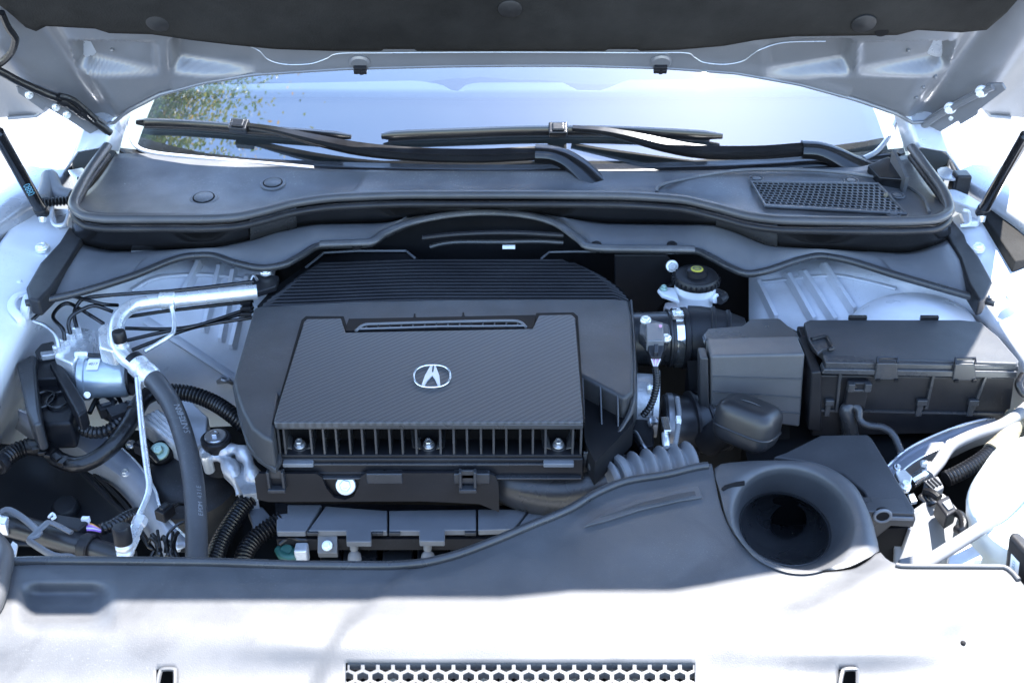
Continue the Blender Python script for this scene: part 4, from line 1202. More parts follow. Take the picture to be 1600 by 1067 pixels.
# dark gaps and baffles between fender and rail
def baffle(l, z, label, m='rubber', dz=-.04):
    b = MB(); b.prism(ZL(l, z), (0, 0, dz)); return single('fender_gap_fill', b, M[m], label, 'baffle', bevel=.003)
baffle([(-60,405),(0,352),(46,318),(64,332),(44,346),(34,362),(20,392),(0,415),(-60,470)], .0, 'dark foam baffle in the gap beside the blue-topped cap')
baffle([(1534,331),(1551,319),(1625,392),(1625,402),(1586,408)], .03, 'black foam baffle in the fender gap on the fuse box side', 'felt')
baffle([(112,256),(116,228),(138,206),(172,222),(184,240),(160,262),(136,290),(124,296)], .06, 'dark fill for the shaded cavity under the hinge that carries the loom', 'dark')  # near-black block painted in for the shade of an open cavity
baffle([(1432,228),(1474,214),(1487,240),(1480,258),(1464,268),(1450,262)], .065, 'dark fill for the shaded cavity under the plain hinge beside the vent grille', 'dark')  # same dark block in place of the other shaded cavity
b = MB(); b.prism(ZL([(1446,256),(1478,292),(1474,298),(1440,262)], .055), (0,0,-.03)); single('hinge_seal', b, M['rubber'], 'narrow dark seal strip between the plain hinge foot and the rubber cowl seal', 'seal', bevel=.002)
rb = thing('rubber_stop', 'black ribbed rubber stop on the fender rail below the plain hinge', 'stop', Z(1500, 290, .03))
b = MB(); b.box(Z(1500,288,.05), .028, .03, .045); b.box(Z(1490,292,.045), .014, .025, .03); part('block', b, M['rubber'], rb, bevel=.004)
b = MB(); b.prism(ZL([(1462,262),(1480,260),(1502,274),(1500,280),(1478,278),(1468,276)], .065), (0,0,-.006)); part('tab', b, M['paint'], rb, bevel=.002)
b = MB(); b.prism(ZL([(1478,296),(1490,294),(1514,304),(1536,318),(1530,330),(1486,312)], .045), (0,0,-.02)); part('base', b, M['primer'], rb, bevel=.004)
lb = thing('rubber_stop', 'grey rounded stop with spring and metal tab at the foot of the printed strut', 'stop', Z(85, 305, .03))
b = MB(); b.tube(smooth([Z(66,314,.05), Z(74,292,.055), Z(78,276,.06), Z(90,300,.05), Z(112,308,.045)], 6), .014, 10); part('boot', b, M['greyrubber'], lb)
b = MB(); corr(b, [Z(66,317,.05), Z(90,315,.05), Z(118,313,.05)], .007, .006, .25); part('spring', b, M['conduit'], lb)
b = MB(); b.prism(ZL([(106,266),(128,262),(136,268),(132,274),(120,276),(122,290),(116,294),(112,276)], .066), (0,0,-.004)); part('tab', b, M['zinc'], lb, bevel=.001)
# cap at the far left edge
cp_ = thing('fluid_cap', 'round dark cap with pale blue print in the fender gap', 'cap', Z(16, 380, -.01))
b = MB(); p = Z(14, 378, .012); b.lathe([(.026,-.03),(.030,-.02),(.030,-.004),(.026,.0),(.005,.001)], p, (0,-.1,1), 32); part('cap', b, M['gloss'], cp_)
b = MB(); b.lathe([(.021,.0005),(.021,.0016),(.019,.002)], p, (0,-.1,1), 32); part('print', b, M['bluemetal'], cp_)

# ================================================================ left: air-conditioning pipe, hose, brake unit, lines
ac = thing('coolant_pipe', 'shiny aluminium air-conditioning pipe bending into a thick black hose', 'pipe', Z(308, 880, -.16))
big = tp([(402,456,-.02),(330,463,-.02),(268,469,-.02),(236,472,-.02),(208,478,-.02),(188,494,-.022),(180,514,-.026),(181,536,-.032),(192,556,-.04),(212,573,-.046)], 8)
b = MB(); b.tube(big, [.0125 if i < 17 else .0112 for i in range(len(big))], 20); part('tube', b, M['alu'], ac, sm=60)
b = MB(); p = Z(262,469,-.02); b.lathe([(.0125,-.012),(.0145,-.01),(.0145,.012),(.0125,.014)], p, (1,.05,0), 24); part('collar', b, M['alu'], ac)
b = MB(); p0, p1 = Z(206,562,-.044), Z(238,592,-.056)
ax = p1 - p0; L_ = ax.length
b.lathe([(.0135,.0),(.0165,.002),(.0165,L_*.25)], p0, ax, 24); part('band', b, M['plastic'], ac)
b = MB(); b.lathe([(.0160,L_*.25),(.0175,L_*.28),(.0175,L_*.5),(.0168,L_*.52),(.0168,L_*.58),(.0175,L_*.6),(.0175,L_*.95),(.016,L_)], p0, ax, 28); part('crimp_sleeve', b, M['alu'], ac)
hs = tp([(232,586,-.054),(248,602,-.06),(268,632,-.072),(284,672,-.088),(297,722,-.105),(304,770,-.12),(307,830,-.14),(307,900,-.16)], 8)
b = MB(); b.tube(hs, .0150, 24); ho = part('hose', b, M['hose'], ac, sm=60)
def hose_text(txt, i0, size, side):
    b = MB()
    n = len(txt)
    for k, ch in enumerate(txt):
        if ch == ' ': continue
        j = i0 + k * .72
        a = int(j); q = hs[a].lerp(hs[a+1], j - a); t_ = (hs[a+1] - hs[a]).normalized()
        d_ = (CAM - q).normalized(); f = (d_ - t_ * d_.dot(t_)).normalized(); sd = t_.cross(f)
        f2 = (f * math.cos(side) + sd * math.sin(side)).normalized()
        text_mb(b, ch, q + f2 * .0150, -t_, f2.cross(-t_), size, .0004)
    return part('print', b, M['greytext'], ho, sm=0)
hose_text('NIRIHCTIN-S', 19, .0135, -.45)
hose_text('E134 MDPE', 40, .0095, -.45)
br_ = tp([(266,474,-.026),(271,492,-.03),(272,512,-.034),(268,523,-.036),(250,535,-.042),(226,549,-.048)], 5)
b = MB(); b.tube(br_, .0036, 12); part('branch_tube', b, M['alu'], ac, sm=60)
b = MB(); p = Z(190,541,-.03); ax = Vector((-.05,.1,1)); b.lathe([(.011,-.012),(.012,-.006),(.012,.0),(.009,.003),(.009,.010)], p, ax, 20); part('service_port', b, M['alu'], ac)
b = MB(); b.lathe([(.0100,.008),(.0105,.010),(.0105,.024),(.0095,.026),(.001,.0262)], p, ax, 24); part('port_cap', b, M['plastic'], ac)
b = MB(); b.prism(ZL([(152,512),(158,506),(178,502),(186,520),(184,545),(174,548),(154,542)], -.03), (0,0,-.03)); part('mount_block', b, M['alu'], ac, bevel=.004)
th = thing('thin_pipe', 'thin pale aluminium pipe running down to a capped service port', 'pipe', Z(200, 850, -.14))
ps = tp([(215,592,-.052),(219,640,-.06),(224,690,-.07),(230,735,-.08),(233,758,-.085),(229,778,-.09),(216,808,-.096),(206,828,-.10)], 8)
b = MB(); b.tube(ps, .0044, 12); part('tube', b, M['alu'], th, sm=60)
b = MB(); p0, p1 = Z(222,806,-.094), Z(208,838,-.102); b.lathe([(.006,0),(.010,.003),(.010,.014),(.008,.016),(.008,.030),(.0095,.034),(.0095,.05)], p0, p1 - p0, 6); part('union_nut', b, M['alu'], th)
p = Z(197,868,-.115); ax = Vector((-.02,.15,1))
b = MB(); b.lathe([(.009,-.02),(.009,.0),(.0115,.003),(.0115,.007),(.0095,.009),(.0115,.012),(.0115,.016),(.0095,.018),(.0095,.022)], p, ax, 24); part('service_port', b, M['alu'], th)
b = MB(); b.lathe([(.0112,.020),(.0118,.022),(.0118,.042),(.0105,.045),(.001,.0455)], p, ax, 26); part('port_cap', b, M['plastic'], th)

# brake control unit
ab = thing('brake_control_unit', 'anti-lock brake unit with silver valve block, motor drum and black connector', 'brake unit', Z(110, 640, -.15))
b = MB(); b.prism(ZL([(84,556),(96,532),(112,518),(128,511),(148,514),(128,552),(112,568)], -.058), (0,0,-.07)); part('valve_block', b, M['alu'], ab, bevel=.004)
for (u, v) in ((90,547),(100,536),(110,526),(120,517)):
    b = MB(); b.lathe([(.0065,-.006),(.0075,0),(.0075,.007),(.005,.009)], Z(u, v, -.054), (0,0,1), 6); part('port_nut', b, M['alu'], ab)
p0, p1 = Z(133,590,-.095), Z(203,590,-.095)
b = MB(); L_ = (p1-p0).length
b.lathe([(.034,-.004),(.036,0),(.036,.006),(.033,.008),(.033,L_-.008),(.030,L_-.002),(.026,L_)], p0, (1,.06,0), 36); part('motor_drum', b, M['bluemetal'], ab)
b = MB(); b.lathe([(.0305,L_-.001),(.0305,L_+.003),(.012,L_+.004),(.012,L_+.012),(.006,L_+.013)], p0, (1,.06,0), 30); part('motor_end', b, M['plastic'], ab)
b = MB(); q = p0 + Vector((.022, -.0105, .0318)); b.box(q, .018, .022, .0012, Matrix.Rotation(R(18), 3, 'X')); part('sticker', b, M['sticker'], ab)
b = MB(); text_mb(b, '4017', q, (1,0,0), (0,.95,.31), .007, .0012); part('sticker_print', b, M['darktext'], ab, sm=0)
for (u, v) in ((136,617),(131,551)): bolt(ab, Z(u, v, -.085), (.3,-.7,.5), .0036, 'zinc')
b = MB(); b.prism(ZL([(25,566),(50,552),(58,556),(55,572),(62,640),(66,660),(52,664),(40,640)], -.07), (0,0,-.05)); part('module_housing', b, M['satin'], ab, bevel=.005)
b = MB(); b.prism(ZL([(45,562),(82,556),(98,566),(92,590),(48,592)], -.082), (0,0,-.05)); part('module_body', b, M['plastic'], ab, bevel=.004)
b = MB(); b.prism(ZL([(76,566),(92,560),(104,580),(130,622),(136,640),(122,650),(100,610)], -.072), (0,0,-.03)); part('lock_lever', b, M['plastic'], ab, bevel=.004)
b = MB(); b.prism(ZL([(50,600),(60,594),(84,594),(104,606),(118,640),(112,660),(70,662),(58,650)], -.098), (0,0,-.05)); part('connector', b, M['plastic'], ab, bevel=.008)
for cu, cv in ((66,624),(92,624)):
    b = MB(); pr = Z(cu, cv, -.094); b.tube([pr + Vector((math.cos(a)*.017, math.sin(a)*.022, 0)) for a in [i*math.pi/14 for i in range(28)]], .0022, 6, closed=True); part('boss_ring', b, M['conduit'], ab)
b = MB(); b.prism(ZL([(54,548),(64,536),(84,532),(88,556),(60,560)], -.075), (0,0,-.03)); part('fuse_block', b, M['satin'], ab, bevel=.003)
b = MB(); b.prism(ZL([(62,549),(90,546),(92,552),(64,556)], -.070), (0,0,-.01)); part('bridge', b, M['cast'], ab, bevel=.002)
# brake lines: each one a thing
lines = [
 ([(92,544,-.045),(87,524,-.03),(72,510,-.025),(52,502,-.02)], 'steel brake line from the outermost valve port to the fender', 'steel'),
 ([(101,532,-.045),(98,514,-.03),(83,496,-.025),(92,480,-.02),(106,474,-.02),(122,481,-.025),(140,492,-.03),(162,506,-.04)], 'black brake line from the second valve port looping over to the mount block', 'gloss'),
 ([(110,522,-.045),(107,506,-.03),(113,493,-.02),(132,482,-.015),(150,478,-.015),(176,487,-.03)], 'black brake line from the third valve port passing behind the pipe bend', 'gloss'),
 ([(120,512,-.045),(116,492,-.03),(121,476,-.02),(138,465,-.012),(200,459,-.01),(262,455,-.005),(330,448,-.005),(396,440,-.005)], 'black brake line from the innermost valve port along the top of the aluminium pipe', 'gloss'),
 ([(50,500,-.02),(72,480,-.012),(88,464,-.008),(104,461,-.008),(130,467,-.012),(160,475,-.016),(184,477,-.03)], 'black brake line arching from the fender rail under the foam corner pad', 'gloss'),
 ([(192,493,-.05),(205,494,-.05),(260,486,-.05),(330,478,-.05),(396,470,-.05)], 'upper black brake line between pipe bend and engine cover', 'gloss'),
 ([(196,513,-.055),(262,514,-.055),(310,508,-.055),(396,486,-.055)], 'second black brake line between pipe bend and engine cover', 'gloss'),
 ([(198,532,-.06),(250,520,-.058),(310,508,-.052),(396,480,-.05)], 'third black brake line between pipe bend and engine cover', 'gloss'),
 ([(206,547,-.065),(250,530,-.062),(310,510,-.058),(396,496,-.055)], 'lowest black brake line between pipe bend and engine cover', 'gloss'),
 ([(132,554,-.055),(150,555,-.055),(172,554,-.055),(188,550,-.055)], 'short black brake line from the block to the crimped hose end', 'gloss')]
for pts, lab, m in lines:
    b = MB(); b.tube(tp(pts, 8), .0031, 10); single('brake_line', b, M[m], lab, 'brake line', sm=60)
b = MB(); b.lathe([(.0055,-.01),(.006,0),(.006,.008),(.004,.01)], Z(128,554,-.055), (1,0,0), 6); part('line_nut', b, M['zinc'], ab)
# tower bolt and clip near the cover corner
tb = thing('hose_bracket', 'small black bracket with a bright bolt at the end of the aluminium pipe', 'bracket', Z(408, 436, -.03))
b = MB(); b.prism(ZL([(392,436),(398,428),(436,430),(432,446),(400,456)], -.014), (0,0,-.012)); part('plate', b, M['plastic'], tb, bevel=.003)
bolt(tb, Z(415, 424, -.006), (0,-.1,1), .0065, 'zinc', h=1.2)
b = MB(); b.tube(smooth([Z(390,440,-.01), Z(396,430,-.004), Z(402,438,-.008)], 4), .0022, 6); part('spring_clip', b, M['steel'], tb)
tb = thing('sensor_bracket', 'small silver bracket with bolt on the strut tower wall beside the engine cover', 'bracket', Z(346, 600, -.12))
b = MB(); b.prism([onL(u, v, .020) for u, v in ((328,612),(344,578),(366,590),(360,606),(350,626))], (0,0,-.008)); part('plate', b, M['steel'], tb, bevel=.002)
bolt(tb, onL(344, 604, .024), (0,-.5,.8), .0065, 'zinc', h=.8)
b = MB(); b.tube(smooth([onL(u, v, .024) for u, v in ((342,582),(352,584),(362,592),(362,602))], 4), .0025, 6); part('wire_loop', b, M['steel'], tb)

# harnesses at the left
hl1 = thing('wiring_harness', 'thick taped wiring harness sagging below the brake unit', 'wiring harness', Z(150, 720, -.2))
b = MB(); corr(b, [Z(-40,748,-.14), Z(0,722,-.14), Z(22,706,-.14), Z(46,697,-.14)], .0125, .0062, .10); part('conduit', b, M['conduit'], hl1)
b = MB(); b.tube(tp([(44,698,-.14),(72,702,-.14),(92,718,-.14),(120,726,-.135),(150,716,-.13),(180,692,-.12),(202,662,-.11),(214,640,-.105),(226,622,-.10),(250,610,-.10)], 8), .0125, 14); part('taped_loom', b, M['tape'], hl1, sm=60)
b = MB()
for k, (u, v) in enumerate(((60,700),(78,708),(88,714),(70,706),(100,720))): b.box(Z(u, v, -.128), .018, .010, .006, Matrix.Rotation(.4 + k, 3, 'Z'))
part('tape_end', b, M['conduit'], hl1, bevel=.001)
b = MB(); p = Z(0, 724, -.138); b.lathe([(.015,-.006),(.016,0),(.015,.006)], p, Z(22,706,-.14) - p, 18); part('cable_tie', b, M['plastic'], hl1)
hl2 = thing('wiring_harness', 'corrugated black conduit curving from the hose to the engine cover side', 'wiring harness', Z(300, 625, -.14))
b = MB(); corr(b, [Z(238,612,-.10), Z(268,612,-.10), Z(300,616,-.10), Z(332,628,-.105), (Z(360,646,-.11)), Z(385,668,-.12)], .0118, .0060, .13); part('conduit', b, M['conduit'], hl2)
b = MB(); b.tube(tp([(205,640,-.10),(222,618,-.098),(246,604,-.096),(262,614,-.098),(252,628,-.10)], 6), .008, 10); part('taped_loom', b, M['tape'], hl2, sm=60)
hl3 = thing('wiring_harness', 'black loom running from the brake unit connector under the motor drum', 'wiring harness', Z(150, 670, -.18))
b = MB(); corr(b, [Z(108,652,-.13), Z(124,668,-.13), Z(148,676,-.13), Z(172,670,-.125), Z(192,650,-.12), Z(204,632,-.115)], .0085, .007, .16); part('conduit', b, M['tape'], hl3)
b = MB(); b.box(Z(186,646,-.115), .032, .026, .02, Matrix.Rotation(.6,3,'Z')); part('connector', b, M['plastic'], hl3, bevel=.003)
b = MB(); b.tube(tp([(140,645,-.13),(152,622,-.125),(164,618,-.125),(180,628,-.12)], 5), .004, 8); part('wire', b, M['tape'], hl3)

# frame rail and dark panels low at the left
rl = thing('frame_rail', 'curved silver pressed frame rail low beside the black splash panel', 'frame rail', Z(150, 740, -.28))
r1 = [(30,640,-.15),(60,652,-.155),(110,662,-.16),(165,684,-.165),(210,720,-.17),(240,762,-.175),(254,800,-.18),(300,850,-.19)]
r2 = [(32,652,-.165),(62,672,-.17),(108,690,-.175),(150,716,-.18),(196,748,-.185),(222,774,-.19),(236,806,-.195),(280,860,-.20)]
r3 = [(26,668,-.19),(58,690,-.195),(100,708,-.20),(140,736,-.205),(178,758,-.21),(208,790,-.21),(222,820,-.215),(260,880,-.22)]
rows = [smooth([Z(*q) for q in r], 6) for r in (r1, r2, r3)]
b = MB(); b.loft(rows); part('rail', b, M['rail'], rl, sm=45, solid=.003)
for r in rows[:2]:
    b = MB(); b.tube(r, .0026, 8); part('rolled_edge', b, M['alu'], rl)
sp = MB(); rows = surf([[Z(-40,690,-.20), Z(60,700,-.24), Z(130,730,-.25), Z(215,830,-.24)], [Z(-40,760,-.22), Z(40,770,-.27), Z(110,790,-.28), Z(205,860,-.26)], [Z(-40,860,-.20), Z(30,850,-.24), Z(100,860,-.25), Z(200,900,-.24)]], 8, 8)
sp.loft(rows, flip=True)
spo = thing('splash_panel', 'smooth blue-black splash panel below the sagging taped harness', 'panel', Z(90, 790, -.30))
part('panel', sp, M['splash'], spo, sm=60, solid=.004)
b = MB(); b.tube(tp([(122,732,-.215),(160,770,-.22),(205,812,-.225)], 4), .004, 8); part('seam', b, M['plastic'], spo)
b = MB(); p = Z(102,790,-.262); b.lathe([(.020,-.01),(.020,.0),(.017,.004),(.004,.006)], p, (0,-.2,1), 24); part('plug', b, M['splash'], spo)
b = MB(); b.prism(ZL([(-160,600),(460,600),(460,960),(-160,960)], -.335), (0,0,-.02)); single('corner_shade_fill', b, M['dark'], 'black sheet added to darken the gap underneath the blue-black splash panel', 'liner')  # added dark sheet hiding the bright gap to the ground
# engine mount
mt = thing('engine_mount', 'round black engine mount with a flanged bolt cap beside the engine cover', 'engine mount', Z(300, 740, -.26))
b = MB(); p = Z(290, 742, -.19); b.lathe([(.085,-.08),(.085,-.03),(.078,-.015),(.066,-.010),(.060,.0),(.045,.012),(.02,.016)], p, (0,-.1,1), 40); part('mount_body', b, M['rubber'], mt)
b = MB(); p = Z(337, 684, -.115); b.lathe([(.022,-.06),(.0215,-.008),(.0225,-.006),(.0225,0),(.020,.002)], p, (0,-.05,1), 32); part('sleeve', b, M['rubber'], mt)
bolt(mt, p + Vector((0,0,.004)), (0,-.05,1), .0068, 'steel', flange=2.4, h=.6)
p = Z(250, 706, -.16); b = MB(); b.lathe([(.019,-.02),(.019,0),(.017,.002)], p, (0,-.5,.85), 26); part('recess_ring', b, M['dark'], mt)
bolt(mt, p + Vector((0,-.003,.004)), (0,-.5,.85), .0078, 'palegreen', flange=1.9, h=.8)
b = MB()
for k in range(4):
    o_ = k * 7
    b.tube(tp([(224+o_,652-o_*.45,-.125+.002*k),(252+o_,676-o_*.45,-.132+.002*k),(288+o_*.7,704-o_*.45,-.142+.002*k)], 5), .0042, 8)
part('finned_arm', b, M['cast'], mt)
b = MB(); b.prism(ZL([(222,660),(252,640),(300,670),(296,712),(262,690)], -.146), (0,0,-.03)); part('arm_plate', b, M['cast'], mt, bevel=.004)
b = MB(); b.prism(ZL([(262,610),(290,618),(325,650),(322,690),(300,700)], -.16), (0,0,-.03)); part('arm_web', b, M['primer'], mt, bevel=.004)
cs = thing('cast_bracket', 'rough aluminium casting between the engine mount and the bracket plate', 'bracket', Z(365, 740, -.2))
b = MB()
b.tube(tp([(318,706,-.14),(334,712,-.138),(352,720,-.14),(366,742,-.15),(376,772,-.17)], 6), [.010+.004*math.sin(i*.5) for i in range(25)], 10)
b.tube(tp([(342,706,-.135),(366,702,-.13),(384,712,-.132),(392,735,-.14),(402,762,-.16)], 6), [.011+.003*math.sin(i*.7) for i in range(25)], 10)
b.prism(ZL([(336,712),(386,708),(392,730),(402,770),(380,772),(360,735)], -.146), (0,0,-.03))
part('casting', b, M['cast'], cs, sm=50)
b = MB(); b.lathe([(.008,-.03),(.008,.0),(.006,.004)], Z(322,714,-.13), (0,-.2,1), 14); part('stud', b, M['zinc'], cs)
# two corrugated hoses dipping behind the shroud
for lab, l in (('fat corrugated conduit dipping behind the shroud next to the big hose', [(398,772,-.16),(378,792,-.165),(358,822,-.17),(342,852,-.175),(330,890,-.18)]), ('fat corrugated conduit bending from the wiring cover behind the shroud', [(440,812,-.165),(418,826,-.17),(396,844,-.175),(382,866,-.18),(376,900,-.19)])):
    b = MB(); corr(b, [Z(*q) for q in l], .0118, .0056, .16); single('conduit', b, M['conduit'], lab, 'conduit', sm=60)
b = MB(); b.prism(ZL([(386,795),(410,790),(424,806),(420,824),(396,828),(392,810)], -.175), (0,0,-.015)); single('loom_bracket', b, M['greyplastic'], 'small grey loom bracket between the two fat corrugated conduits', 'bracket', bevel=.003)
# coolant pipe group in the front left corner
rp = thing('radiator_hose', 'glossy black radiator pipe with a grey wire clamp behind the shroud', 'hose', Z(100, 860, -.14))
b = MB(); b.tube(tp([(-40,806,-.12),(16,820,-.12),(60,832,-.12),(130,852,-.12),(205,875,-.125)], 6), [.0165 if i < 18 else .0140 for i in range(25)], 22); part('pipe', b, M['softgloss'], rp, sm=60)
b = MB(); p = Z(138,855,-.12); b.lathe([(.017,-.008),(.019,-.006),(.019,.006),(.017,.008)], p, (1,-.35,0), 24); part('collar', b, M['plastic'], rp)
b = MB(); b.tube(smooth([Z(0,800,-.098), Z(14,796,-.095), Z(40,812,-.096), Z(62,834,-.09), Z(46,842,-.09), Z(50,848,-.092), Z(84,868,-.095), Z(110,870,-.10), Z(124,880,-.10)], 3), .0048, 8, flat=.6); b.tube(smooth([Z(46,842,-.09), Z(70,820,-.088), Z(80,816,-.09), Z(112,832,-.098)], 3), .0048, 8, flat=.6); part('clamp', b, M['greyplastic'], rp)
b = MB(); b.prism(ZL([(-10,800),(14,806),(8,820),(-10,816)], -.10), (0,0,-.02)); part('clip', b, M['alu'], rp, bevel=.002)
cn_ = thing('loom_connector', 'black connector with white marks and coloured wires above the radiator pipe', 'connector', Z(110, 820, -.14))
b = MB(); b.prism(ZL([(78,808),(88,802),(128,808),(138,814),(122,828),(90,820)], -.10), (0,0,-.025)); part('housing', b, M['plastic'], cn_, bevel=.003)
b = MB(); b.tube(tp([(76,808,-.098),(82,802,-.098),(86,808,-.098),(80,811,-.098)], 4), .002, 6); part('lock_clip', b, M['whiteplastic'], cn_)
b = MB(); b.box(Z(134,812,-.10), .010, .006, .008); part('lock_clip', b, M['whiteplastic'], cn_)
for k, m in enumerate(('orangewire','pinkwire','purplewire','whitewire','purplewire')):
    b = MB(); b.tube(tp([(134+k*.5,816+k*3,-.106),(146,820+k*2,-.104),(158,828+k*.6,-.106)], 4), .0014, 6); part('wire', b, M[m], cn_)
b = MB(); corr(b, [Z(156,828,-.108), Z(176,820,-.11), Z(196,808,-.115), Z(215,800,-.13)], .0075, .006, .12); part('sheath', b, M['conduit'], cn_)
b = MB(); b.prism(ZL([(12,858),(20,845),(27,850),(24,866),(14,876)], -.105), (0,0,-.004)); tg = single('paper_tag', b, M['sticker'], 'small white paper tag beside the dark hose end at the shroud tip', 'tag')
b = MB(); b.tube(tp([(-60,800,-.09),(-20,838,-.075),(2,868,-.06),(-4,900,-.055),(-14,940,-.055),(-40,980,-.06)], 6), .015, 16); single('corner_hose', b, M['hose'], 'dark thick hose end at the tip of the front shroud', 'hose')
b = MB(); b.tube(tp([(258,862,-.16),(262,835,-.155),(280,818,-.15),(300,812,-.15)], 6), .0022, 8); single('thin_wire', b, M['conduit'], 'thin dark wire arching beside the big black hose', 'wire')
b = MB()
for k in range(8):
    a_ = k * 1.7
    b.tube(tp([(222+k*8, 838+10*math.sin(a_), -.165), (232+k*6, 846+8*math.cos(a_*1.3), -.155-.004*(k%3)), (240+k*5+6*math.sin(a_), 860+5*math.sin(a_*2), -.16), (236+k*6, 872, -.165), (246+k*5, 892, -.17)], 5), .0022+.0008*(k%3), 8)
single('wire_bundle', b, M['tape'], 'tangle of dark wires behind the capped service port', 'wires', sm=60)

# ---------------------------------------------------------------- more small hardware at the left
lc = thing('line_clip', 'black comb clip holding the brake lines against the engine cover side', 'clip', Z(384, 486, -.08))
b = MB(); b.box(Z(386,482,-.055), .014, .030, .016); part('comb', b, M['plastic'], lc, bevel=.002)
for k in range(3):
    b = MB(); b.box(Z(384,474 + k*9,-.045), .018, .004, .006); part('tooth', b, M['plastic'], lc, bevel=.001)
def plug(label, u, v, z, rz, sx=.026, sy=.018):
    t = thing('loom_connector', label, 'connector', Z(u, v, z - .02)); p = Z(u, v, z); ro = Matrix.Rotation(rz, 3, 'Z')
    b = MB(); b.box(p, sx, sy, .018, ro); part('housing', b, M['plastic'], t, bevel=.002)
    b = MB(); b.box(p + Vector((0, 0, .010)), sx*.55, sy*.4, .004, ro); part('latch', b, M['satin'], t, bevel=.001)
    for k in (-1, 0, 1):
        q = p + ro @ Vector((sx*.5, k*sy*.28, 0)); e = p + ro @ Vector((sx*1.5, k*sy*.1, -.012))
        b = MB(); b.tube(smooth([q, q.lerp(e, .5) + Vector((0, 0, .003)), e], 4), .0018, 6); part('wire', b, M['tape'], t)
    return t
plug('small black plug lying under the pump motor drum', 168, 640, -.125, .5)
plug('small black plug beside the green-topped nut', 222, 700, -.15, -.6, .022, .016)
plug('small black plug between the thin pipe and the big hose', 258, 800, -.17, 1.1, .024, .018)
b = MB(); b.tube(tp([(150,622,-.13),(166,612,-.128),(182,618,-.128),(192,640,-.13),(178,656,-.135),(160,648,-.135),(150,622,-.13)], 6), .0035, 8); single('wire_guard', b, M['conduit'], 'bent black wire guard below the pump motor drum', 'guard', sm=60)
bolt(rl, Z(204, 694, -.165), (0,-.3,1), .0055, 'steel'); bolt(rl, Z(196, 738, -.178), (0,-.3,1), .005, 'steel')
hc = MB(); hc.tube(tp([(60,640,-.20),(110,700,-.205),(150,742,-.205),(196,790,-.205),(226,838,-.205)], 6), .0032, 8); single('vent_pipe', hc, M['conduit'], 'thin black vent pipe following the silver frame rail', 'pipe', sm=60)
for (u, v) in ((60,440),(40,470),(74,400),(30,440)):
    b = MB(); b.lathe([(.004,-.003),(.0042,.0),(.0025,.0012)], onL(u, v, .001), (0,0,1), 12); part('spot_weld', b, M['primer'], WL)
for (u, v) in ((1540,440),(1562,500),(1530,410),(1575,440)):
    b = MB(); b.lathe([(.004,-.003),(.0042,.0),(.0025,.0012)], onR(u, v, .001), (0,0,1), 12); part('spot_weld', b, M['primer'], WR)

# ================================================================ right: brake fluid reservoir
rv = thing('brake_reservoir', 'white brake fluid reservoir with a ribbed black screw cap', 'reservoir', Z(1085, 480, -.10))
pc = Z(1088, 431, .0); k = mpp(pc) * .96
b = MB(); b.lathe([(36*k,-.012),(37.5*k,-.011),(37.5*k,-.004),(34*k,.002),(22*k,.004),(19*k,.003),(17*k,.0035),(16*k,.011),(14*k,.0125),(.001,.0128)], pc, (0,-.03,1), 40); cap = part('screw_cap', b, M['plastic'], rv)
for i in range(26):
    a = i * 2 * math.pi / 26; b = MB(); b.box(pc + Vector((math.cos(a)*37.5*k, math.sin(a)*37.5*k, -.0065)), .004, .003, .008, Matrix.Rotation(a, 3, 'Z')); part('grip_rib', b, M['plastic'], cap)
b = MB(); b.lathe([(10*k,.012),(10*k,.0134),(9*k,.0138)], pc, (0,-.03,1), 28); part('warning_print', b, M['yellow'], cap)
b = MB(); b.tube([pc + Vector((math.cos(a)*6*k, math.sin(a)*6*k, .0142)) for a in [i*math.pi/10 for i in range(20)]], .0007, 4, closed=True); b.tube([pc + Vector((-8*k,0,.0142)), pc + Vector((8*k,0,.0142))], .0006, 4); part('warning_symbol', b, M['darktext'], cap)
b = MB(); b.lathe([(30*k,-.10),(31*k,-.05),(33*k,-.035),(33*k,-.030),(34*k,-.028),(34*k,-.024),(33*k,-.022),(33*k,-.010)], pc, (0,-.03,1), 40); part('bowl', b, M['whiteplastic'], rv)
b = MB(); b.prism(ZL([(1027,452),(1032,447),(1056,449),(1062,470),(1034,460)], -.022), (0,0,-.008)); part('mount_ear', b, M['whiteplastic'], rv, bevel=.003)
bolt(rv, Z(1037, 450, -.018), (0,0,1), .0045, 'palegreen')
b = MB(); b.prism(ZL([(1036,470),(1066,468),(1110,476),(1110,498),(1048,500)], -.05), (0,0,-.04)); part('lower_chamber', b, M['pinkfluid'], rv, bevel=.008)
b = MB(); b.tube(tp([(1112,456,-.03),(1124,458,-.03),(1132,464,-.03),(1124,470,-.03)], 4), .007, 10); part('side_spout', b, M['rubber'], rv)
b = MB(); b.lathe([(.007,-.006),(.0085,0),(.0085,.004),(.005,.006)], Z(1116,466,-.03), (.6,-.6,.2), 14); part('sensor_plug', b, M['whiteplastic'], rv)
fb = thing('booster_bracket', 'black bracket with a bright bolt on the bulkhead beside the brake fluid cap', 'bracket', Z(1045, 470, -.06))
b = MB(); b.prism([Y(u, v, .31) for u, v in ((960,398),(1042,398),(1052,412),(1052,440),(1040,470),(1015,500),(990,520),(960,470))], (0,.006,0)); part('plate', b, M['plastic'], fb, bevel=.003)
bolt(fb, Y(1050, 416, .29), (0,-.9,.4), .0075, 'zinc', h=.5)
b = MB(); b.tube(smooth([Y(*q, .30) for q in ((1048,420),(1052,430),(1056,438),(1048,446),(1036,450))], 5), .004, 8); part('wire', b, M['tape'], fb)
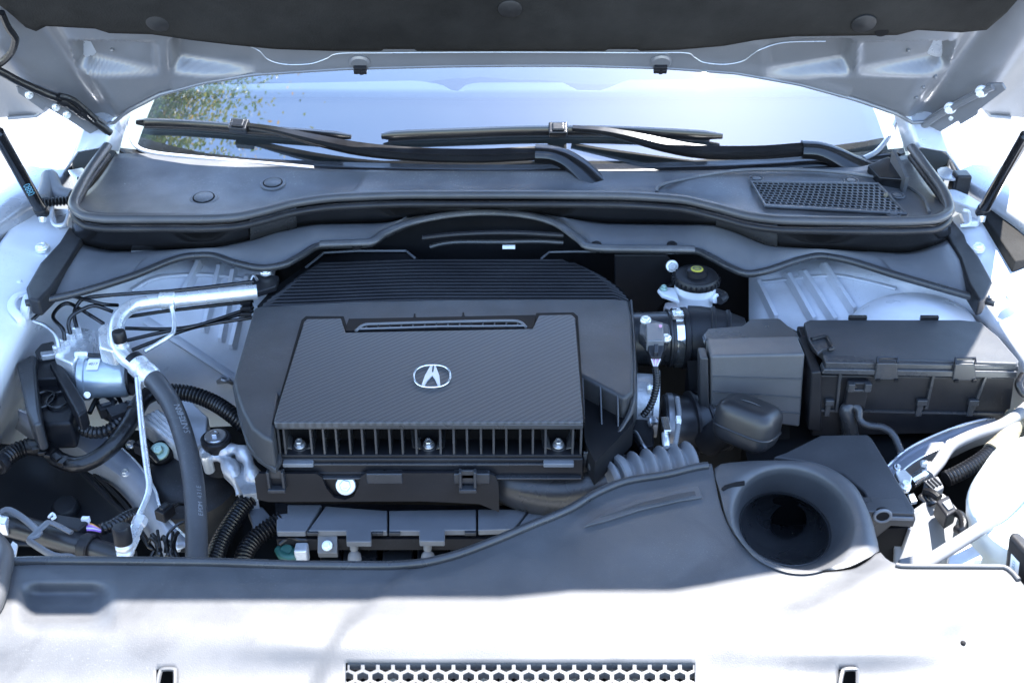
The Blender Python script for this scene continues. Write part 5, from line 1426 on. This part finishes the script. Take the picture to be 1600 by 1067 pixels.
# pipes seen inside the dark arch behind the engine
hp_ = thing('heat_shield', 'dim metal heat shield edge inside the dark arch behind the engine', 'heat shield', Y(760, 392, .36))
b = MB(); b.tube(smooth([Y(*q, .34) for q in ((672,386),(690,381),(720,378),(780,378),(840,377),(880,379))], 6), .004, 8); part('edge', b, M['satin'], hp_)
b = MB(); b.box(Y(795,386,.335), .022, .004, .006); part('tag', b, M['sticker'], hp_)
b = MB(); b.tube(smooth([Y(*q, .33) for q in ((660,372),(720,366),(800,364),(880,368))], 6), .005, 8); part('pipe', b, M['plastic'], hp_)
bt = thing('back_tray', 'flat black tray behind the louvres with turned-up rim', 'tray', Z(560, 400, -.06))
b = MB(); b.prism(ZL([(478,420),(506,394),(640,392),(660,408),(640,412),(520,414)], -.045), (0,0,-.01)); part('tray', b, M['plastic'], bt, bevel=.003)
b = MB(); b.tube(ZL([(478,418),(506,395),(560,392),(634,392),(648,403)], -.040), .0022, 8); part('rim', b, M['greyplastic'], bt)
b = MB(); b.tube(ZL([(846,404),(858,394),(900,393),(1030,394)], -.035), .0020, 8); part('rim', b, M['greyplastic'], bt)

# ================================================================ throttle pipe, clamps, sensor
tpipe = thing('intake_pipe', 'black intake pipe from the engine cover to the air box with a bright band clamp', 'intake pipe', Z(1040, 560, -.12))
c1 = Z(984, 530, -.055); c2 = Z(1062, 528, -.055)
b = MB(); L_ = (c2 - c1).length; axp = (c2 - c1).normalized()
b.lathe([(.042,-.01),(.043,0),(.043,L_*.72),(.047,L_*.74),(.047,L_*.78),(.044,L_*.8),(.044,L_)], c1, axp, 40); part('pipe', b, M['satin'], tpipe)
b = MB(); b.lathe([(.047,L_*.84),(.0485,L_*.85),(.0485,L_*1.0),(.047,L_*1.01)], c1, axp, 48); cl = part('band_clamp', b, M['chrome'], tpipe)
b = MB(); b.lathe([(.046,L_*1.01),(.0495,L_*1.03),(.0495,L_*1.12),(.046,L_*1.14)], c1, axp, 40); part('rubber_cuff', b, M['rubber'], tpipe)
p = c1 + axp * L_ * .92 + Vector((-.002, -.012, .050)); b = MB(); b.box(p, .018, .016, .010); part('clamp_screw_box', b, M['steel'], tpipe, bevel=.002)
b = MB(); b.lathe([(.0042,-.009),(.005,.002),(.005,.005),(.003,.006)], p + Vector((0,0,.004)), (0,-.5,1), 6); part('clamp_screw', b, M['zinc'], tpipe)
d1 = Z(1072, 524, -.055); d2 = Z(1165, 530, -.055); ax2 = d2 - d1; L2 = ax2.length
b = MB(); b.lathe([(.048,0),(.0485,.02),(.047,.036),(.0495,.038),(.0495,.042),(.046,.044),(.043,.06),(.0455,.062),(.0455,.066),(.041,.068),(.034,.09),(.022,L2)], d1, ax2, 40); part('rubber_duct', b, M['rubber'], tpipe)
sn = thing('air_flow_sensor', 'dark blue-grey air sensor with two bright screws and a wiring plug', 'sensor', Z(1022, 560, -.02))
sz = .002
b = MB(); b.prism(ZL([(1000,505),(1012,497),(1024,500),(1045,506),(1047,520),(1042,532),(1034,536),(1012,536),(1004,524),(999,520)], sz), (0,0,-.02)); part('flange', b, M['satin'], sn, bevel=.003)
b = MB(); b.prism([Z(1010,504,sz+.012), Z(1036,504,sz+.012), Z(1038,532,sz+.008), Z(1011,532,sz+.008)], (0,0,-.02)); part('body', b, M['greyplastic'], sn, bevel=.002)
b = MB(); b.prism([Z(1012,532,sz+.004), Z(1038,532,sz+.004), Z(1037,548,sz-.006), Z(1033,558,sz-.012), Z(1017,558,sz-.012), Z(1013,548,sz-.006)], (0,0,-.015)); part('plug', b, M['plastic'], sn, bevel=.002)
b = MB(); b.prism([Z(1022,537,sz+.008), Z(1029,537,sz+.008), Z(1028,551,sz), Z(1022,551,sz)], (0,0,-.008)); part('plug_latch', b, M['gloss'], sn, bevel=.001)
bolt(sn, Z(1009, 499, sz+.004), (0,-.2,1), .0058, 'zinc', h=.4); bolt(sn, Z(1041, 527, sz+.004), (0,-.2,1), .0055, 'zinc', h=.4)
b = MB(); b.lathe([(.0022,-.002),(.0026,.001),(.001,.002)], Z(1032,509,sz+.013), (0,0,1), 10); part('paint_dot', b, M['pinkwire'], sn)
for kx in range(5):
    b = MB(); b.tube([Z(1017+kx*4, 557, sz-.014), Z(1021+kx*1.6, 570, -.018), Z(1024.5, 577, -.022)], .0012, 6); part('wire', b, M['pinkwire' if kx % 2 else 'whitewire'], sn)
b = MB(); corr(b, [Z(1024,575,-.022), Z(1026,592,-.03), Z(1024,612,-.04), Z(1016,634,-.055), Z(1004,650,-.07)], .0048, .0042, .14); part('sheath', b, M['conduit'], sn)

# throttle body and lower elbow
tbd = thing('throttle_body', 'silver throttle body partly hidden beside the engine cover', 'throttle body', Z(1005, 650, -.16))
b = MB(); b.lathe([(.045,0),(.045,.032),(.052,.034),(.052,.042)], Z(985,628,-.10), (1,-.1,0), 36); part('barrel', b, M['cast'], tbd)
b = MB(); b.prism(ZL([(996,588),(1012,582),(1022,592),(1018,604),(1002,604)], -.065), (0,0,-.02)); part('motor_cap', b, M['greyplastic'], tbd, bevel=.004)
b = MB(); b.prism(ZL([(992,650),(1010,650),(1022,668),(1022,696),(1000,700),(984,676)], -.10), (0,0,-.03)); part('flange', b, M['plastic'], tbd, bevel=.004)
bolt(tbd, Z(1016,606,-.055), (1,-.2,.2), .0055, 'zinc'); bolt(tbd, Z(1018,658,-.09), (1,-.3,.3), .006, 'steel', h=1.2)
b = MB(); b.tube(tp([(984,673,-.10),(994,676,-.095),(1002,690,-.095),(1010,702,-.10)], 5), .0025, 8); part('wire', b, M['steel'], tbd)
el = thing('intake_elbow', 'glossy black rubber elbow with raised ribs below the air box', 'elbow', Z(1095, 690, -.2))
ps = tp([(1036,664,-.12),(1066,664,-.12),(1100,660,-.12),(1135,648,-.115),(1168,632,-.11)], 10)
b = MB(); b.tube(ps, [.046 + .003*math.sin(i*.35) for i in range(len(ps))], 36); part('elbow', b, M['softgloss'], el, sm=60)
for i in (14, 20, 26, 32):
    c = ps[i]; t_ = ps[i+1] - ps[i-1]; b = MB(); b.lathe([(.046,-.003),(.0515,-.002),(.0515,.002),(.046,.003)], c, t_, 36); part('raised_rib', b, M['rubber'], el)
b = MB(); b.lathe([(.048,-.005),(.0495,-.004),(.0495,.004),(.048,.005)], ps[3], ps[4] - ps[0], 44); part('band_clamp', b, M['darksteel'], el)
p = Z(1041, 664, -.062); b = MB(); b.box(p, .011, .034, .006); part('clamp_screw_box', b, M['chrome'], el, bevel=.0015)
b = MB(); b.lathe([(.005,-.012),(.0055,0),(.0055,.012),(.004,.014)], Z(1040,687,-.072), (0,-1,-.2), 12); part('clamp_screw', b, M['zinc'], el)
b = MB(); corr(b, [Z(1058,622,-.062), Z(1061,645,-.064), Z(1059,670,-.066), Z(1055,695,-.075), Z(1048,725,-.09)], .0034, .0036, .16); part('thin_conduit', b, M['greyrubber'], el)
b = MB(); b.box(Z(1060,656,-.060), .007, .012, .008); part('conduit_clip', b, M['whiteplastic'], el, bevel=.001)
# resonator bulb
rs = thing('resonator', 'rounded black plastic resonator bulb against the air box', 'resonator', Z(1168, 690, -.12))
c = Z(1168, 660, -.055); rot = Matrix.Rotation(R(-38), 3, 'Z') @ Matrix.Rotation(R(-12), 3, 'X')
b = MB(); rows = []
NA, NB = 40, 24
for j in range(NB + 1):
    ph = -math.pi/2 + math.pi * j / NB; r_ = []
    for i in range(NA):
        th_ = 2 * math.pi * i / NA
        def sp_(x, e): return math.copysign(abs(x) ** e, x)
        v_ = Vector((sp_(math.cos(ph), .4) * sp_(math.cos(th_), .45) * .045, sp_(math.cos(ph), .4) * sp_(math.sin(th_), .55) * .033, sp_(math.sin(ph), .6) * .033))
        r_.append(c + rot @ v_)
    rows.append(r_)
b.loft(rows, closed=True); part('bulb', b, M['softgloss'], rs, sm=60)
b = MB(); b.tube([c + rot @ Vector((sp_(math.cos(a_), .45) * .0452, sp_(math.sin(a_), .55) * .0332, -.006)) for a_ in [i * math.pi / 24 for i in range(48)]], .0016, 6, closed=True); part('parting_flange', b, M['softgloss'], rs)
b = MB(); b.tube([c + rot @ Vector((x, -.004 + .002*math.sin(x*50),   .0335 - 6*x*x)) for x in [-.034 + .004*i for i in range(18)]], .0012, 6); part('mould_seam', b, M['satin'], rs)
b = MB(); b.lathe([(.02,0),(.022,.01),(.022,.06)], c + Vector((-.02,.02,-.02)), (-.3,.3,-.6), 24); part('neck', b, M['rubber'], rs)
b = MB(); b.box(Z(1150,688,-.08), .016, .004, .004, Matrix.Rotation(R(-40),3,'Z')); part('lug', b, M['greyrubber'], rs)

# ================================================================ air filter box
af = thing('air_filter_box', 'black air filter box with a sloped front face beside the fuse box', 'air filter box', Z(1180, 680, -.16))
zt_ = .012
b = MB(); b.prism(ZL([(1098,522),(1106,512),(1160,508),(1172,497),(1218,496),(1232,508),(1246,516),(1250,528),(1102,532)], zt_ - .006), (0,0,-.012)); part('rear_rim', b, M['satin'], af, bevel=.004)
top_ = [(1104,528),(1246,524),(1258,553),(1110,556)]
T = ZL(top_, zt_); F0 = T[3]; F1 = T[2]
bl_, br2 = Y(1112, 650, F0.y - .006), Y(1250, 668, F1.y - .008)
b = MB(); b.hexa([Vector((bl_.x, bl_.y, bl_.z)), Vector((br2.x, br2.y, br2.z)), T[1] + Vector((0,.01,-.12)), T[0] + Vector((0,.01,-.12)), T[3], T[2], T[1], T[0]])
part('lid', b, M['shroud'], af, bevel=.004, seg=3)
b = MB(); b.prism([T[3] + Vector((-.014,.004,-.006)), T[3] + Vector((-.003,-.001,-.003)), bl_ + Vector((-.003,0,0)), bl_ + Vector((-.016,.01,-.01))], (0,.03,0)); part('side_flange', b, M['satin'], af, bevel=.003)
for kz in (.33, .58, .80):
    b = MB(); b.tube([T[3].lerp(bl_, kz) + Vector((.002,-.0008,0)), T[2].lerp(br2, kz) + Vector((-.002,-.0008,0))], .0012, 6); part('face_line', b, M['cover'], af)
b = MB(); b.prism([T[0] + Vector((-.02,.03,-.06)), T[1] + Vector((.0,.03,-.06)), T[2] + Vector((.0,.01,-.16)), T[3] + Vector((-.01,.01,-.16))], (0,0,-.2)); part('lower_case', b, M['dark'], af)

# ================================================================ fuse box
fu = thing('fuse_box', 'long black fuse box with clipped lid beside the air filter box', 'fuse box', Z(1430, 680, -.16))
zf = .004
lid = [(1256,503),(1266,499),(1500,499),(1532,502),(1560,525),(1592,562),(1590,568),(1440,563),(1292,562),(1286,552),(1270,540),(1262,524)]
b = MB(); b.prism(ZL(lid, zf), (0,0,-.012)); lo_ = part('lid', b, M['cover'], fu, bevel=.003)
b = MB(); b.prism([Z(1262,527,zf+.004), Z(1288,524,zf+.004), Z(1296,532,zf+.004), Z(1304,544,zf+.004), Z(1286,546,zf+.004), Z(1278,552,zf+.004), Z(1268,538,zf+.004)], (0,0,-.006)); part('lid_corner', b, M['satin'], fu, bevel=.0015)
b = MB(); b.tube(smooth([Z(u, v, zf+.006) for u, v in ((1268,530),(1290,526),(1297,536),(1302,544),(1294,546))], 4), .0028, 8); part('finger_grip', b, M['plastic'], fu)
yfb = Z(1440, 565, zf).y
rimt = [Y(u, v, yfb - .004) for u, v in ((1290,566),(1592,572),(1592,580),(1290,577))]
b = MB(); b.prism(rimt, (0,.02,0)); part('lid_skirt', b, M['satin'], fu, bevel=.0015)
b = MB(); b.prism([Y(u, v, yfb - .008) for u, v in ((1288,577),(1590,581),(1588,592),(1284,585))], (0,.02,0)); part('rim', b, M['satin'], fu, bevel=.002)
body = [Y(u, v, yfb + .002) for u, v in ((1276,586),(1586,590),(1576,668),(1560,676),(1268,682))]
b = MB(); b.prism(body, (0,.14,0)); part('case', b, M['plastic'], fu, bevel=.003)
for u0, v0, u1, v1 in ((1312,584,1306,645),(1458,586,1446,640),(1540,588,1520,640)):
    b = MB(); b.prism([Y(u0-1, v0, yfb-.003), Y(u0+4, v0, yfb-.003), Y(u1+4, v1, yfb-.003), Y(u1-1, v1, yfb-.003)], (0,.006,0)); part('case_rib', b, M['satin'], fu, bevel=.001)
b = MB(); b.prism([Y(u, v, yfb-.001) for u, v in ((1272,640),(1578,646),(1578,649),(1272,643))], (0,.004,0)); part('case_seam', b, M['satin'], fu)
for uu_, vv_ in ((1388,566),(1510,567)):
    b = MB(); b.prism([Y(uu_-18, vv_+2, yfb-.012), Y(uu_+14, vv_+2, yfb-.012), Y(uu_+16, vv_+28, yfb-.010), Y(uu_-22, vv_+28, yfb-.010)], (0,.008,0)); lt = part('latch', b, M['satin'], fu, bevel=.002)
    b = MB(); b.tube([Y(uu_-17, vv_+1, yfb-.012), Y(uu_-17, vv_-7, yfb-.006), Y(uu_+14, vv_-7, yfb-.006), Y(uu_+14, vv_+1, yfb-.012)], .0025, 6); part('latch_loop', b, M['gloss'], lt)
    for q in (-16, 12):
        b = MB(); b.box(Y(uu_+q, vv_+28, yfb-.011), .006, .004, .004); part('latch_foot', b, M['dark'], lt)
for uu_ in (1340, 1452):
    b = MB(); p = Z(uu_, 497, zf+.002); b.box(p, .028, .006, .008); part('rear_clip', b, M['gloss'], fu, bevel=.001)
for uu_, vv_, wv in ((1296,628,12),(1440,628,14),(1521,628,14)):
    p = Y(uu_, vv_, yfb-.003); b = MB(); b.box(p, wv*.0011, .008, .010); b.box(p + Vector((0,.002,-.016)), wv*.0007, .004, .022); part('side_tab', b, M['satin'], fu, bevel=.0015)
p = Y(1340, 604, yfb - .006)
b = MB(); b.box(p + Vector((0,0,-.012)), .032, .012, .046); part('connector_tower', b, M['plastic'], fu, bevel=.003)
b = MB(); b.box(p + Vector((-.012,-.006,.004)), .010, .010, .014); b.box(p + Vector((.012,-.006,.004)), .010, .010, .014); b.box(p + Vector((0,-.006,-.002)), .018, .006, .004); part('connector_latch', b, M['satin'], fu, bevel=.001)
b = MB(); b.prism([Y(u, v, yfb-.006) for u, v in ((1268,582),(1284,580),(1284,676),(1262,672))], (0,.10,0)); part('end_panel', b, M['plastic'], fu, bevel=.003)
# black bent tube in front of the fuse box
b = MB(); ps = tp([(1330,690,-.14),(1326,660,-.10),(1322,640,-.075),(1332,634,-.070),(1342,640,-.072),(1344,656,-.085),(1356,664,-.09),(1380,668,-.09),(1396,680,-.095),(1408,706,-.11)], 8)
b.tube(ps, [lerp(.013, .0055, sstep(0, .5, i / len(ps))) for i in range(len(ps))], 14); single('breather_tube', b, M['satin'], 'bent black breather tube standing in front of the fuse box', 'tube', sm=60)

b = MB(); b.prism(ZL([(1150,640),(1262,628),(1476,648),(1476,690),(1404,742),(1330,770),(1180,770)], -.150), (0,0,-.06)); single('bay_shade_fill', b, M['dark'], 'dark slab added for the shade below the fuse box', 'tray')  # added dark slab covering pale sheet metal where shade belongs
# ================================================================ battery cover behind the funnel
bc = thing('battery_cover', 'flat grey-black battery cover plate behind the intake funnel', 'battery cover', Z(1330, 760, -.14))
zb = -.068
b = MB(); b.prism(ZL([(1208,713),(1228,706),(1282,679),(1356,678),(1364,686),(1430,795),(1428,801),(1364,797),(1350,768),(1318,740),(1272,722)], zb), (0,0,-.010)); part('top_plate', b, M['cover'], bc, bevel=.003)
yc = Z(1400, 800, zb).y
b = MB(); b.prism([Y(u, v, yc - .002) for u, v in ((1350,798),(1429,802),(1431,812),(1427,824),(1392,822),(1370,840),(1362,830),(1354,806))], (0,.03,0)); part('front_skirt', b, M['satin'], bc, bevel=.002)
b = MB(); b.prism([Y(u, v, yc - .005) for u, v in ((1392,808),(1428,809),(1428,814),(1390,813))], (0,.003,0)); part('skirt_rail', b, M['greyplastic'], bc, bevel=.0008)
p = Y(1379, 806, yc - .004); b = MB(); b.tube([p + Vector((math.cos(a)*.0105, 0, math.sin(a)*.0095)) for a in [i*math.pi/14 for i in range(28)]], .0022, 8, closed=True); part('eyelet', b, M['greyplastic'], bc)
b = MB(); b.lathe([(.0095,-.003),(.0095,.004),(.009,.0045)], p + Vector((0,.004,0)), (0,-1,0), 24); part('eyelet_hole', b, M['dark'], bc)
b = MB(); b.prism([Y(u, v, yc + .006) for u, v in ((1366,826),(1424,824),(1402,885),(1396,920),(1374,900))], (0,.06,0)); part('case_front', b, M['dark'], bc, bevel=.002)
b = MB(); b.tube([Y(1421,826,yc+.004), Y(1401,882,yc+.004)], .0022, 6); part('case_edge', b, M['greyplastic'], bc)
# headlamp back / side panel catching sun
b = MB(); rows = surf([[Z(1405,815,-.10), Z(1440,790,-.10), Z(1470,770,-.11), Z(1500,800,-.12)], [Z(1398,850,-.13), Z(1432,830,-.12), Z(1465,815,-.12), Z(1500,830,-.14)], [Z(1395,900,-.16), Z(1430,890,-.15), Z(1470,880,-.15), Z(1520,880,-.17)]], 6, 6)
b.loft(rows, flip=True); single('headlamp_housing', b, M['greyrubber'], 'curved pale housing between the battery cover and the washer tank, half in sun', 'housing', sm=60, solid=.004)

# ================================================================ right front corner
rr2 = thing('frame_rail', 'sloping silver frame rail under the pale clamped hose', 'frame rail', Z(1470, 720, -.24))
rows = [smooth([Z(*q) for q in r], 6) for r in ([(1380,735,-.13),(1412,706,-.12),(1452,684,-.11),(1510,662,-.10),(1570,650,-.10)], [(1396,748,-.135),(1428,722,-.125),(1470,700,-.115),(1520,682,-.11),(1580,668,-.11)], [(1410,762,-.16),(1440,740,-.15),(1486,716,-.14),(1530,696,-.13),(1590,682,-.13)])]
b = MB(); b.loft(rows, flip=True); part('rail', b, M['rail'], rr2, sm=45, solid=.003)
for r in rows[:2]:
    b = MB(); b.tube(r, .0024, 8); part('rolled_edge', b, M['steel'], rr2)
b = MB(); b.prism(ZL([(1400,700),(1640,640),(1640,960),(1400,900)], -.24), (0,0,-.03)); single('corner_shade_fill', b, M['dark'], 'black sheet added to darken the gap under the washer tank and hoses', 'liner')  # added dark sheet standing in for shade low in this corner
h1 = thing('washer_hose', 'pale rubber hose ending in a clamped metal fitting below the fuse box', 'hose', Z(1440, 745, -.13))
ps = tp([(1640,600,-.05),(1600,640,-.06),(1565,664,-.07),(1520,680,-.08),(1485,698,-.09),(1466,724,-.10),(1450,742,-.105)], 8)
b = MB(); b.tube(ps, .0088, 16); part('hose', b, M['greyrubber'], h1, sm=60)
p0, p1 = Z(1456,732,-.103), Z(1426,752,-.112)
b = MB(); b.lathe([(.0105,-.002),(.0115,0),(.0115,.010),(.0105,.011)], p0, p1 - p0, 20); part('clamp', b, M['zinc'], h1)
b = MB(); b.lathe([(.0088,.0),(.0088,(p1-p0).length),(.0075,(p1-p0).length+.002)], p0, p1 - p0, 20); part('fitting', b, M['chrome'], h1)
b = MB(); b.box(Z(1444,724,-.09), .010, .008, .008); part('clamp_ear', b, M['zinc'], h1, bevel=.002)
h2 = thing('drain_hose', 'pale grey hose crossing in front of the washer tank to the shroud', 'hose', Z(1440, 880, -.10))
ps = tp([(1640,720,-.03),(1600,764,-.04),(1585,782,-.045),(1560,806,-.05),(1510,840,-.06),(1450,878,-.07),(1400,912,-.085)], 8)
b = MB(); b.tube(ps, .0088, 16); part('hose', b, M['greyrubber'], h2, sm=60)
tk = thing('washer_tank', 'translucent white washer fluid tank behind the grey drain hose', 'tank', Z(1570, 860, -.2))
def tankl(z, l): return smooth([Z(u, v, z) for u, v in l], 6, closed=True)
b = MB(); rows = [tankl(-.055, [(1556,712),(1600,690),(1680,690),(1690,800),(1600,850),(1540,800)]), tankl(-.062, [(1544,716),(1600,682),(1700,680),(1710,820),(1600,866),(1524,806)]), tankl(-.09, [(1530,736),(1600,690),(1720,690),(1730,850),(1590,890),(1512,806)]), tankl(-.18, [(1530,800),(1600,750),(1720,750),(1730,900),(1590,950),(1512,870)])]
b.loft(rows, closed=True); b.f.append(tuple(range(36))[::-1]); part('tank', b, M['tank'], tk, sm=60)
bx = thing('relay_box', 'black box with a small pale sticker beside the washer tank', 'box', Z(1590, 900, -.13))
q = ZL([(1572,836),(1586,826),(1650,900),(1640,930)], -.045)
b = MB(); b.prism([Z(1574,832,-.03), Z(1590,826,-.03), Z(1680,905,-.03), Z(1660,925,-.03)], (0,-.03,-.09)); part('case', b, M['plastic'], bx, bevel=.006)
fa, fb_ = Z(1574,832,-.03) + Vector((0,-.03,-.09)), Z(1660,925,-.03) + Vector((0,-.03,-.09))
pa, pb = Z(1574,832,-.03), Z(1660,925,-.03)
ex = (pb - pa).normalized(); ey = (pa - fa).normalized()
oo = pa + ex * .020 - ey * .030
b = MB(); nn = ex.cross(ey); b.prism([oo - ex*.008 + ey*.011 + nn*.0008, oo + ex*.008 + ey*.011 + nn*.0008, oo + ex*.008 - ey*.011 + nn*.0008, oo - ex*.008 - ey*.011 + nn*.0008], -nn*.0006); part('sticker', b, M['sticker'], bx)
b = MB(); text_mb(b, 'RBS1', oo, ey, -ex, .0075, .0018); part('sticker_print', b, M['bluemark'], bx, sm=0)
hn = thing('wiring_harness', 'corrugated conduit with foam sleeve running above the washer tank', 'wiring harness', Z(1500, 740, -.13))
b = MB(); corr(b, [Z(1552,704,-.09), Z(1528,722,-.095), Z(1500,738,-.10), Z(1478,748,-.105)], .0105, .0055, .12); part('conduit', b, M['conduit'], hn)
b = MB(); b.tube(tp([(1586,650,-.075),(1578,674,-.08),(1566,692,-.085),(1550,706,-.09)], 6), .0145, 14); part('foam_sleeve', b, M['amber'], hn, sm=60)
b = MB(); b.prism(ZL([(1444,750),(1466,742),(1476,760),(1454,772)], -.092), (0,0,-.025)); part('connector', b, M['greyplastic'], hn, bevel=.003)
for kx in range(4):
    b = MB(); b.box(Z(1450+kx*5, 758-kx*2.2, -.090), .002, .016, .004, Matrix.Rotation(R(20),3,'Z')); part('connector_rib', b, M['satin'], hn)
for kx in range(3):
    b = MB(); b.tube(tp([(1450+kx*3,768,-.10),(1446-kx*4,776,-.10),(1452,784+kx*2,-.105),(1466,782,-.105)], 5), .003, 8); part('wire', b, M['tape'], hn)
pl = thing('loom_connector', 'black plug with a wire tail leaning on the pale housing', 'connector', Z(1480, 800, -.12))
b = MB(); b.prism(ZL([(1462,782),(1482,772),(1496,796),(1480,806)], -.085), (0,0,-.025)); part('housing', b, M['plastic'], pl, bevel=.003)
b = MB(); b.prism(ZL([(1472,784),(1484,778),(1490,792),(1482,796)], -.082), (0,0,-.006)); part('latch', b, M['greyplastic'], pl, bevel=.001)
b = MB(); b.tube(tp([(1488,800,-.095),(1500,804,-.09),(1506,816,-.09),(1504,828,-.095),(1494,826,-.10)], 6), .0058, 10); part('wire', b, M['tape'], pl)
b = MB(); b.tube(tp([(1468,778,-.09),(1456,770,-.09),(1446,768,-.095)], 5), .006, 8); part('tape_lead', b, M['tape'], pl)
cl_ = thing('earth_terminal', 'small cluster of bright bolts and tabs beside the battery cover edge', 'terminal', Z(1412, 748, -.12))
b = MB(); b.prism(ZL([(1398,736),(1414,732),(1426,744),(1422,762),(1408,760)], -.095), (0,0,-.012)); part('plate', b, M['zinc'], cl_, bevel=.002)
bolt(cl_, Z(1414, 758, -.088), (0,-.2,1), .006, 'zinc'); bolt(cl_, Z(1402, 730, -.092), (.5,-.2,1), .004, 'steel')
b = MB(); b.prism(ZL([(1418,772),(1428,770),(1434,782),(1424,784)], -.10), (0,0,-.006)); part('tab', b, M['zinc'], cl_, bevel=.001)
bk = thing('lamp_bracket', 'notched pale bracket at the shroud edge below the grey hose', 'bracket', Z(1500, 875, -.12))
b = MB(); b.prism(ZL([(1484,858),(1512,850),(1514,846),(1536,868),(1534,874),(1522,874),(1520,884),(1480,886)], -.09), (0,0,-.012)); part('plate', b, M['primer'], bk, bevel=.002)
b = MB(); b.prism(ZL([(1404,872),(1428,866),(1470,868),(1470,888),(1404,890)], -.095), (0,0,-.02)); part('block', b, M['greyrubber'], bk, bevel=.003)
b = MB(); b.tube(tp([(1600,585,-.01),(1592,600,-.02),(1600,615,-.03),(1620,620,-.03)], 5), .006, 10); single('fender_cable', b, M['tape'], 'dark cable entering the fender beside the fuse box end', 'cable')

# ---------------------------------------------------------------- repeats share a group
GROUPS = {'brake_line': 'brake lines between the valve block, fender and engine cover', 'wiper': 'windscreen wipers', 'gas_strut': 'gas struts of the hood', 'fender': 'outer fenders',
          'inner_fender': 'inner fenders', 'washer_nozzle': 'washer jets on the hood', 'corner_pad': 'foam pads at the cowl corners', 'fender_gap_fill': 'dark baffles beside the fenders',
          'wiring_harness': 'wiring harnesses', 'conduit': 'corrugated conduits behind the shroud', 'loom_connector': 'loom connectors', 'frame_rail': 'frame rails', 'corner_shade_fill': 'dark fill sheets in the bay corners',
          'windscreen_pillar': 'windscreen pillars', 'rubber_stop': 'rubber stops on the fender rails'}
for o in COL.objects:
    if o.parent is None and o.get('label') and o.name.split('.')[0] in GROUPS: o['group'] = GROUPS[o.name.split('.')[0]]
